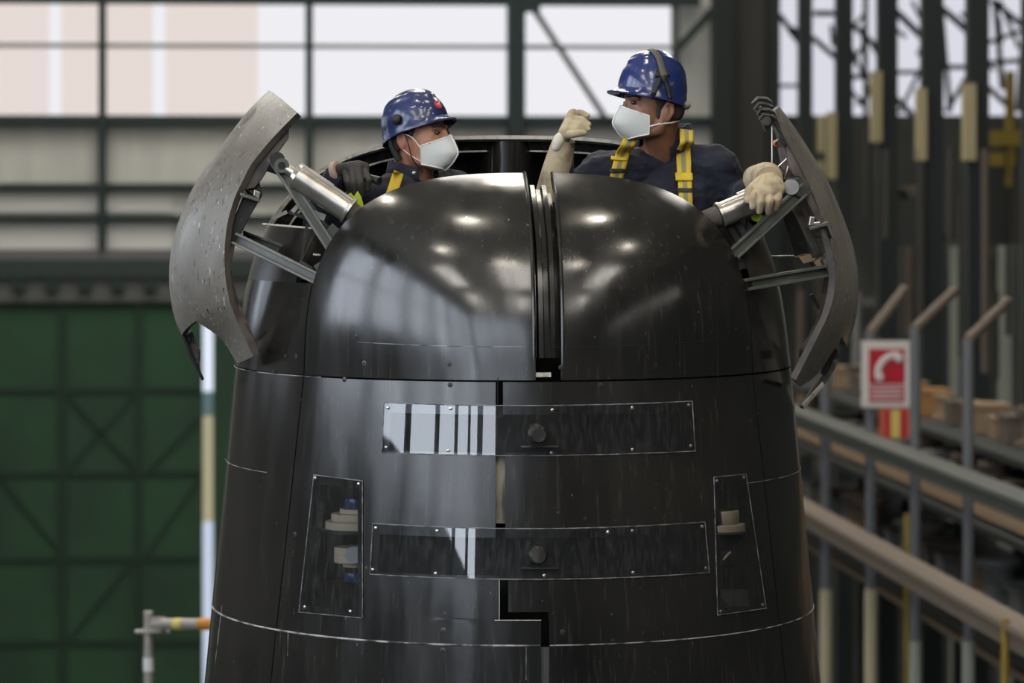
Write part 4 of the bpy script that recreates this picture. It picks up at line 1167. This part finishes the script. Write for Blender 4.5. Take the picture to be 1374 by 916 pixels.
# ---- left worker
al1 = 53
m1 = headmat(al1, 2, 0); t1m = headmat(42)
o1 = D(565, 191, -.30)
nb1 = D(554, 244, -.28)
A = dict(shR=D(521, 262, -.42), elR=D(430, 302, -.40), wrR=D(452, 231, -.53), shL=D(610, 256, -.16), elL=D(640, 340, -.30), wrL=D(580, 380, -.42))
hips1 = V((nb1.x-.02, nb1.y+.02, FLOORZ+.86)); ch1 = nb1+V((-.005, .01, -.21))
p1, hp1, ov1 = worker('man in navy overalls facing right, scuffed blue helmet with red round sticker', o1, m1, M['skin'], nb1, A['shR'], A['shL'], A['elR'], A['elL'], A['wrR'], A['wrL'], t1m, ch1, hips1, M['navy'], 1)
mask1, mr1 = make_mask(p1, hp1)
hm1 = headmat(al1, 15, 0)
hat1, at1 = make_helmet(p1, o1, hm1, M['helmet2'], (.122, .128), .105, .115, .066, .030, -.006)
for s in (-1, 1):
    q = B(); ell(q, hp1(s*.031, .089, .030), (.0125, .010, .008), m1); obj('eye', q, M['eye'], p1)
    q = B(); limb(q, [hp1(s*.014, .1085, .050), hp1(s*.034, .101, .055), hp1(s*.052, .084, .049)], [.004, .005, .003]); obj('eyebrow', q, M['hair'], p1)
q = B()
for s in (-1, 1):
    ell(q, hp1(s*.070, -.005, .050), (.012, .03, .035), m1); ell(q, hp1(s*.066, -.055, .02), (.014, .035, .05), m1)
ell(q, hp1(0, -.088, .02), (.06, .022, .055), m1); remesh(obj('hair', q, M['hair'], p1), .005, 2)
q = B(); tube(q, catmull([mr1[2][16], hp1(.078, .02, .012), hp1(.086, -.012, .030)], 10), .0016, 6); obj('mask_strap', q, M['maskw'], mask1)
q = B(); tube(q, catmull([mr1[12][16], hp1(.072, .01, -.05), hp1(.084, -.018, -.026)], 10), .0016, 6); obj('mask_strap', q, M['maskw'], mask1)
q = B(); tube(q, catmull([hp1(.088, -.02, .055), hp1(.088, .004, .0), hp1(.074, .012, -.06), hp1(.04, .03, -.105)], 14), .0022, 6); obj('chin_strap', q, M['strap'], hat1)
q = B(); tube(q, catmull([hp1(.082, -.075, .06), hp1(.076, -.07, -.01), hp1(.066, -.05, -.06)], 14), .012, 8); obj('helmet_harness', q, M['strap'], hat1)
q = B(); limb(q, [hp1(.080, -.085, .05), hp1(.05, -.115, .025), hp1(-.05, -.115, .025)], [.010, .012, .010]); obj('ratchet_band', q, M['strap'], hat1)
c_, n_ = at1(588, 139)
q = B(); tube(q, [c_-n_*.004, c_+n_*.0008, c_+n_*.0014], [.0155, .0155, .0150], 28); stk = obj('round_sticker', q, M['red'], hat1, label='red round sticker with a white knot mark')
tx_, ty_, _ = frame(n_)
q = B(); loop = []
for i in range(33):
    a = 2*math.pi*i/32; loop.append(c_+n_*.0022+V((0, 0, 1))*(-.0025+.0060*math.cos(a))+tx_*(.0050*math.sin(a)))
tube(q, loop, .0016, 6); tube(q, [c_+n_*.0022+V((0, 0, .003))-tx_*.002, c_+n_*.0022+V((0, 0, .0105))-tx_*.006, c_+n_*.0022+V((0, 0, .0115))-tx_*.0015], .0014, 6); obj('knot_mark', q, M['white'], stk)
c_, n_ = at1(533, 160)
q = B(); tube(q, [c_-n_*.005, c_+n_*.012, c_+n_*.017, c_+n_*.02], [.018, .018, .014, .006], 22); beam(q, c_+V((0, 0, -.02)), c_+V((0, 0, .012)), .018, .012); obj('lamp_clip', q, M['strap'], hat1)
for k, (x, y) in enumerate([(562, 136), (568, 137), (574, 138), (566, 144), (571, 144), (557, 143), (576, 146), (583, 152)]):
    c_, n_ = at1(x, y); q = B(); ell(q, c_, (.0022, .0022, .0022), None, 8); obj('paint_speck', q, M['white'], hat1)
collar(p1, nb1+V((0, 0, .015)), headmat(48), 0, .072, .078, .055, 38, M['navy'])
q = B(); c = nb1+headmat(48) @ V((.062, .055, .03)); ell(q, c, (.010, .008, .010)); obj('snap_button', q, M['steel'], p1)
wrapstrip(p1, ov1, [D(536, 231, -.50), D(531, 245, -.52), D(523, 268, -.52)], .038, M['yellow'], 'harness_strap')
q = B(); w1 = A['wrR']
glove(p1, M['blackglove'], D(455, 229, -.53), [D(465, 227, -.56), D(473, 224, -.58), D(481, 223, -.58), D(488, 225, -.57)],
    [[D(464, 229, -.57), D(466, 244, -.60), D(470, 258, -.585)], [D(473, 227, -.59), D(475, 246, -.615), D(477, 263, -.60)], [D(481, 226, -.59), D(484, 245, -.61), D(485, 261, -.595)], [D(489, 228, -.58), D(495, 241, -.60), D(493, 254, -.585)]],
    [D(462, 234, -.51), D(480, 240, -.50), D(494, 240, -.52)], .0215, .0125, 'glove', label='dark grey knitted work glove')
obj('glove_cuff', tube(B(), [D(449, 231, -.525), D(452, 230, -.53), D(455, 229, -.535)], [.035, .036, .034], 24), mat('cuff_pink_white', (.45, .33, .27), .8), p1, label='pale ribbed glove cuff')
h0, h1_ = D(486, 235, -.555), D(509, 243, -.60)
tool = obj('hand_tool', tube(B(), [h0, h0.lerp(h1_, .7), h0.lerp(h1_, .72), h1_], [.0125, .0125, .0145, .0145], 18), M['dark'], None, True, loc=h1_)
tag(tool, 'short dark cylindrical tool held in the dark-gloved hand of the left man', 'tool')
# ---- right worker
al2 = -72
m2 = headmat(al2, 2, 0); t2m = headmat(-12)
o2 = D(876, 151, -.32)
nb2 = D(889, 208, -.20)
A2 = dict(shR=D(808, 232, -.30), elR=D(745, 292, -.38), wrR=D(753, 198, -.47), shL=D(960, 222, -.24), elL=D(990, 272, -.22), wrL=D(1027, 240, -.52))
hips2 = V((nb2.x+.0, nb2.y+.03, FLOORZ+.92)); ch2 = nb2+V((-.005, .0, -.22))
p2, hp2, ov2 = worker('man in navy overalls and yellow harness facing left, blue helmet with black strap', o2, m2, M['skin2'], nb2, A2['shR'], A2['shL'], A2['elR'], A2['elL'], A2['wrR'], A2['wrL'], t2m, ch2, hips2, M['navy'], 1)
mask2, mr2 = make_mask(p2, hp2)
hm2 = headmat(al2, 7, 0)
hat2, at2 = make_helmet(p2, o2, hm2, M['helmet'], (.125, .122), .112, .138, .072, .034, .010)
for s in (-1, 1):
    q = B(); ell(q, hp2(s*.031, .089, .030), (.0125, .010, .008), m2); obj('eye', q, M['eye'], p2)
    q = B(); limb(q, [hp2(s*.014, .1085, .050), hp2(s*.034, .101, .055), hp2(s*.052, .084, .049)], [.004, .005, .003]); obj('eyebrow', q, M['hair'], p2)
q = B()
for s in (-1, 1):
    ell(q, hp2(s*.070, -.0, .045), (.010, .026, .035), m2); ell(q, hp2(s*.064, -.055, .02), (.014, .035, .045), m2); ell(q, hp2(s*.070, .010, .0), (.006, .012, .03), m2)
ell(q, hp2(0, -.088, .02), (.06, .022, .05), m2); remesh(obj('hair', q, M['hair'], p2), .005, 2)
q = B(); tube(q, catmull([mr2[8][0], hp2(-.074, .0, -.040), hp2(-.066, -.045, -.034), hp2(-.03, -.088, -.025)], 14), .0026, 6); obj('mask_strap', q, M['maskw'], mask2)
pts = []
for x, y in [(872, 68), (878, 71), (884, 80), (888, 92), (890, 106), (888, 120)]:
    c_, n_ = at2(x, y); pts.append(c_+n_*.005)
def ribbon3(pts, w, th, m, parent, nm, cen):
    c = catmull(pts, 24); rows = []
    for i, p in enumerate(c):
        t = (c[min(i+1, 24)]-c[max(i-1, 0)]).normalized(); s = t.cross((p-cen).normalized()).normalized(); rows.append([p-s*w/2, p, p+s*w/2])
    o = obj(nm, grid(B(), rows), m, parent); so = o.modifiers.new('thick', 'SOLIDIFY'); so.thickness = th; so.offset = 0; return o
cen2 = hp2(0, 0, .06)
ribbon3(pts, .022, .005, M['brownstrap'], hat2, 'helmet_strap', cen2)
def path2(l): return [at2(x, y)[0]+at2(x, y)[1]*.005 for x, y in l]
ribbon3(path2([(888, 98), (882, 112), (876, 128), (874, 137)]), .018, .006, M['strap'], hat2, 'helmet_strap', cen2)
ribbon3(path2([(889, 100), (893, 114), (897, 126), (899, 134)]), .016, .006, M['strap'], hat2, 'helmet_strap', cen2)
ribbon3(path2([(880, 98), (888, 99), (894, 98)]), .030, .007, M['strap'], hat2, 'strap_buckle', cen2)
q = B(); ell(q, hp2(-.055, -.095, .028), (.03, .02, .016), m2); obj('ratchet_knob', q, mat('olive_padding', (.22, .22, .15), .7), hat2)
collar(p2, nb2+V((.006, .01, .012)), headmat(-28), 0, .078, .090, .098, 34, M['navy'])
for pts, gp in [([D(846, 186, -.36), D(838, 208, -.40), D(829, 240, -.42), D(826, 290, -.42)], 1), ([D(921, 174, -.30), D(922, 200, -.38), D(923, 240, -.40), D(924, 300, -.40)], 2)]:
    s = wrapstrip(p2, ov2, pts, .048, M['yellow'], 'harness_strap', .007, mid=M['greyweb'])
    bp = D(833, 213, -.40) if gp == 1 else D(922, 237, -.40)
    wrapstrip(p2, ov2, [bp+V((-.030, 0, .004 if gp == 1 else 0)), bp, bp+V((.030, 0, 0))], .012 if gp == 1 else .026, M['yellow'], 'strap_buckle', .014, n=8, thick=.006)
    bq = D(829, 229, -.40) if gp == 1 else D(923, 255, -.40)
    wrapstrip(p2, ov2, [bq+V((-.028, 0, 0)), bq, bq+V((.028, 0, 0))], .014, M['strap'], 'strap_keeper', .012, n=8, thick=.005)
# raised glove with its long gauntlet
dz = -.49
glove(p2, M['leather'], D(755, 186, dz), [D(769, 154, dz+.02), D(766, 160, dz), D(764, 167, dz-.02), D(761, 174, dz-.03)],
    [[D(768, 153, dz+.02), D(779, 151, dz+.005), D(788, 155, dz-.005)], [D(767, 158, dz), D(781, 160, dz-.025), D(790, 167, dz-.03)], [D(765, 165, dz-.02), D(779, 167, dz-.045), D(789, 173, dz-.045)], [D(763, 171, dz-.03), D(774, 173, dz-.055), D(783, 177, dz-.055)]],
    [D(757, 180, dz-.02), D(769, 180, dz-.06), D(784, 178, dz-.075)], .022, .0118, 'glove', label='pale leather glove, raised fist')
q = B(); tube(q, catmull([D(741, 262, -.42), D(747, 228, -.455), D(753, 204, -.475), D(757, 187, -.488)], 14), [.060-.021*i/14 for i in range(15)], 22)
obj('gauntlet', q, M['leather'], p2, label='long pale leather gauntlet')
q = B(); ell(q, D(749, 190, dz-.025), (.020, .018, .034), Matrix.Rotation(R(20), 3, 'Y')); obj('wrist_patch', q, M['leatherw'], p2)
# glove gripping the right ram
dz = -.70
glove(p2, M['leather'], D(1033, 236, dz+.05), [D(1012, 254, dz), D(1022, 256, dz-.02), D(1034, 256, dz-.025), D(1045, 252, dz-.015)],
    [[D(1013, 256, dz-.01), D(1011, 266, dz-.05), D(1010, 277, dz-.045)], [D(1022, 258, dz-.02), D(1021, 270, dz-.055), D(1019, 283, dz-.035)], [D(1034, 258, dz-.02), D(1033, 271, dz-.055), D(1031, 284, dz-.03)], [D(1045, 255, dz-.01), D(1044, 267, dz-.04), D(1041, 279, dz-.02)]],
    [D(1016, 248, dz+.01), D(1005, 256, dz-.02), D(1003, 268, dz-.035)], .025, .0138, 'glove', label='pale leather glove gripping the steel ram')
q = B(); tube(q, catmull([D(1012, 240, -.52), D(1022, 238, -.57), D(1031, 237, -.63), D(1032, 241, -.675)], 10), [.044, .046, .047, .048, .049, .050, .050, .049, .048, .047, .046], 22)
obj('gauntlet', q, M['leather'], p2, label='short pale leather glove cuff')
#ENDPEOPLE#
# ------------------------------------------------------------------ camera and render look
cam = bpy.data.cameras.new('camera'); co = link('camera', cam); SC.camera = co
co.location = CAM
fw = V((sn, cs, 0)); co.rotation_euler = fw.to_track_quat('-Z', 'Y').to_euler()
cam.sensor_width = 36; cam.lens = F*36/1374; cam.shift_y = -(458-HZ)/1374
cam.clip_end = 300; cam.clip_start = .1
cam.dof.use_dof = True; cam.dof.focus_distance = D0-.75; cam.dof.aperture_fstop = 3.1; cam.dof.aperture_blades = 9
w = bpy.data.worlds.new('hall_air'); SC.world = w; w.use_nodes = True
w.node_tree.nodes['Background'].inputs[0].default_value = (.5, .55, .6, 1); w.node_tree.nodes['Background'].inputs[1].default_value = .3
SC.view_settings.view_transform = 'Standard'; SC.view_settings.look = 'None'; SC.view_settings.exposure = 0; SC.view_settings.gamma = 1; SC.view_settings.use_curve_mapping = False
SC.cycles.use_denoising = True; SC.cycles.max_bounces = 8; SC.cycles.diffuse_bounces = 4; SC.cycles.glossy_bounces = 4; SC.cycles.transparent_max_bounces = 12; SC.cycles.caustics_reflective = False; SC.cycles.caustics_refractive = False
SC.cycles.sample_clamp_indirect = 6
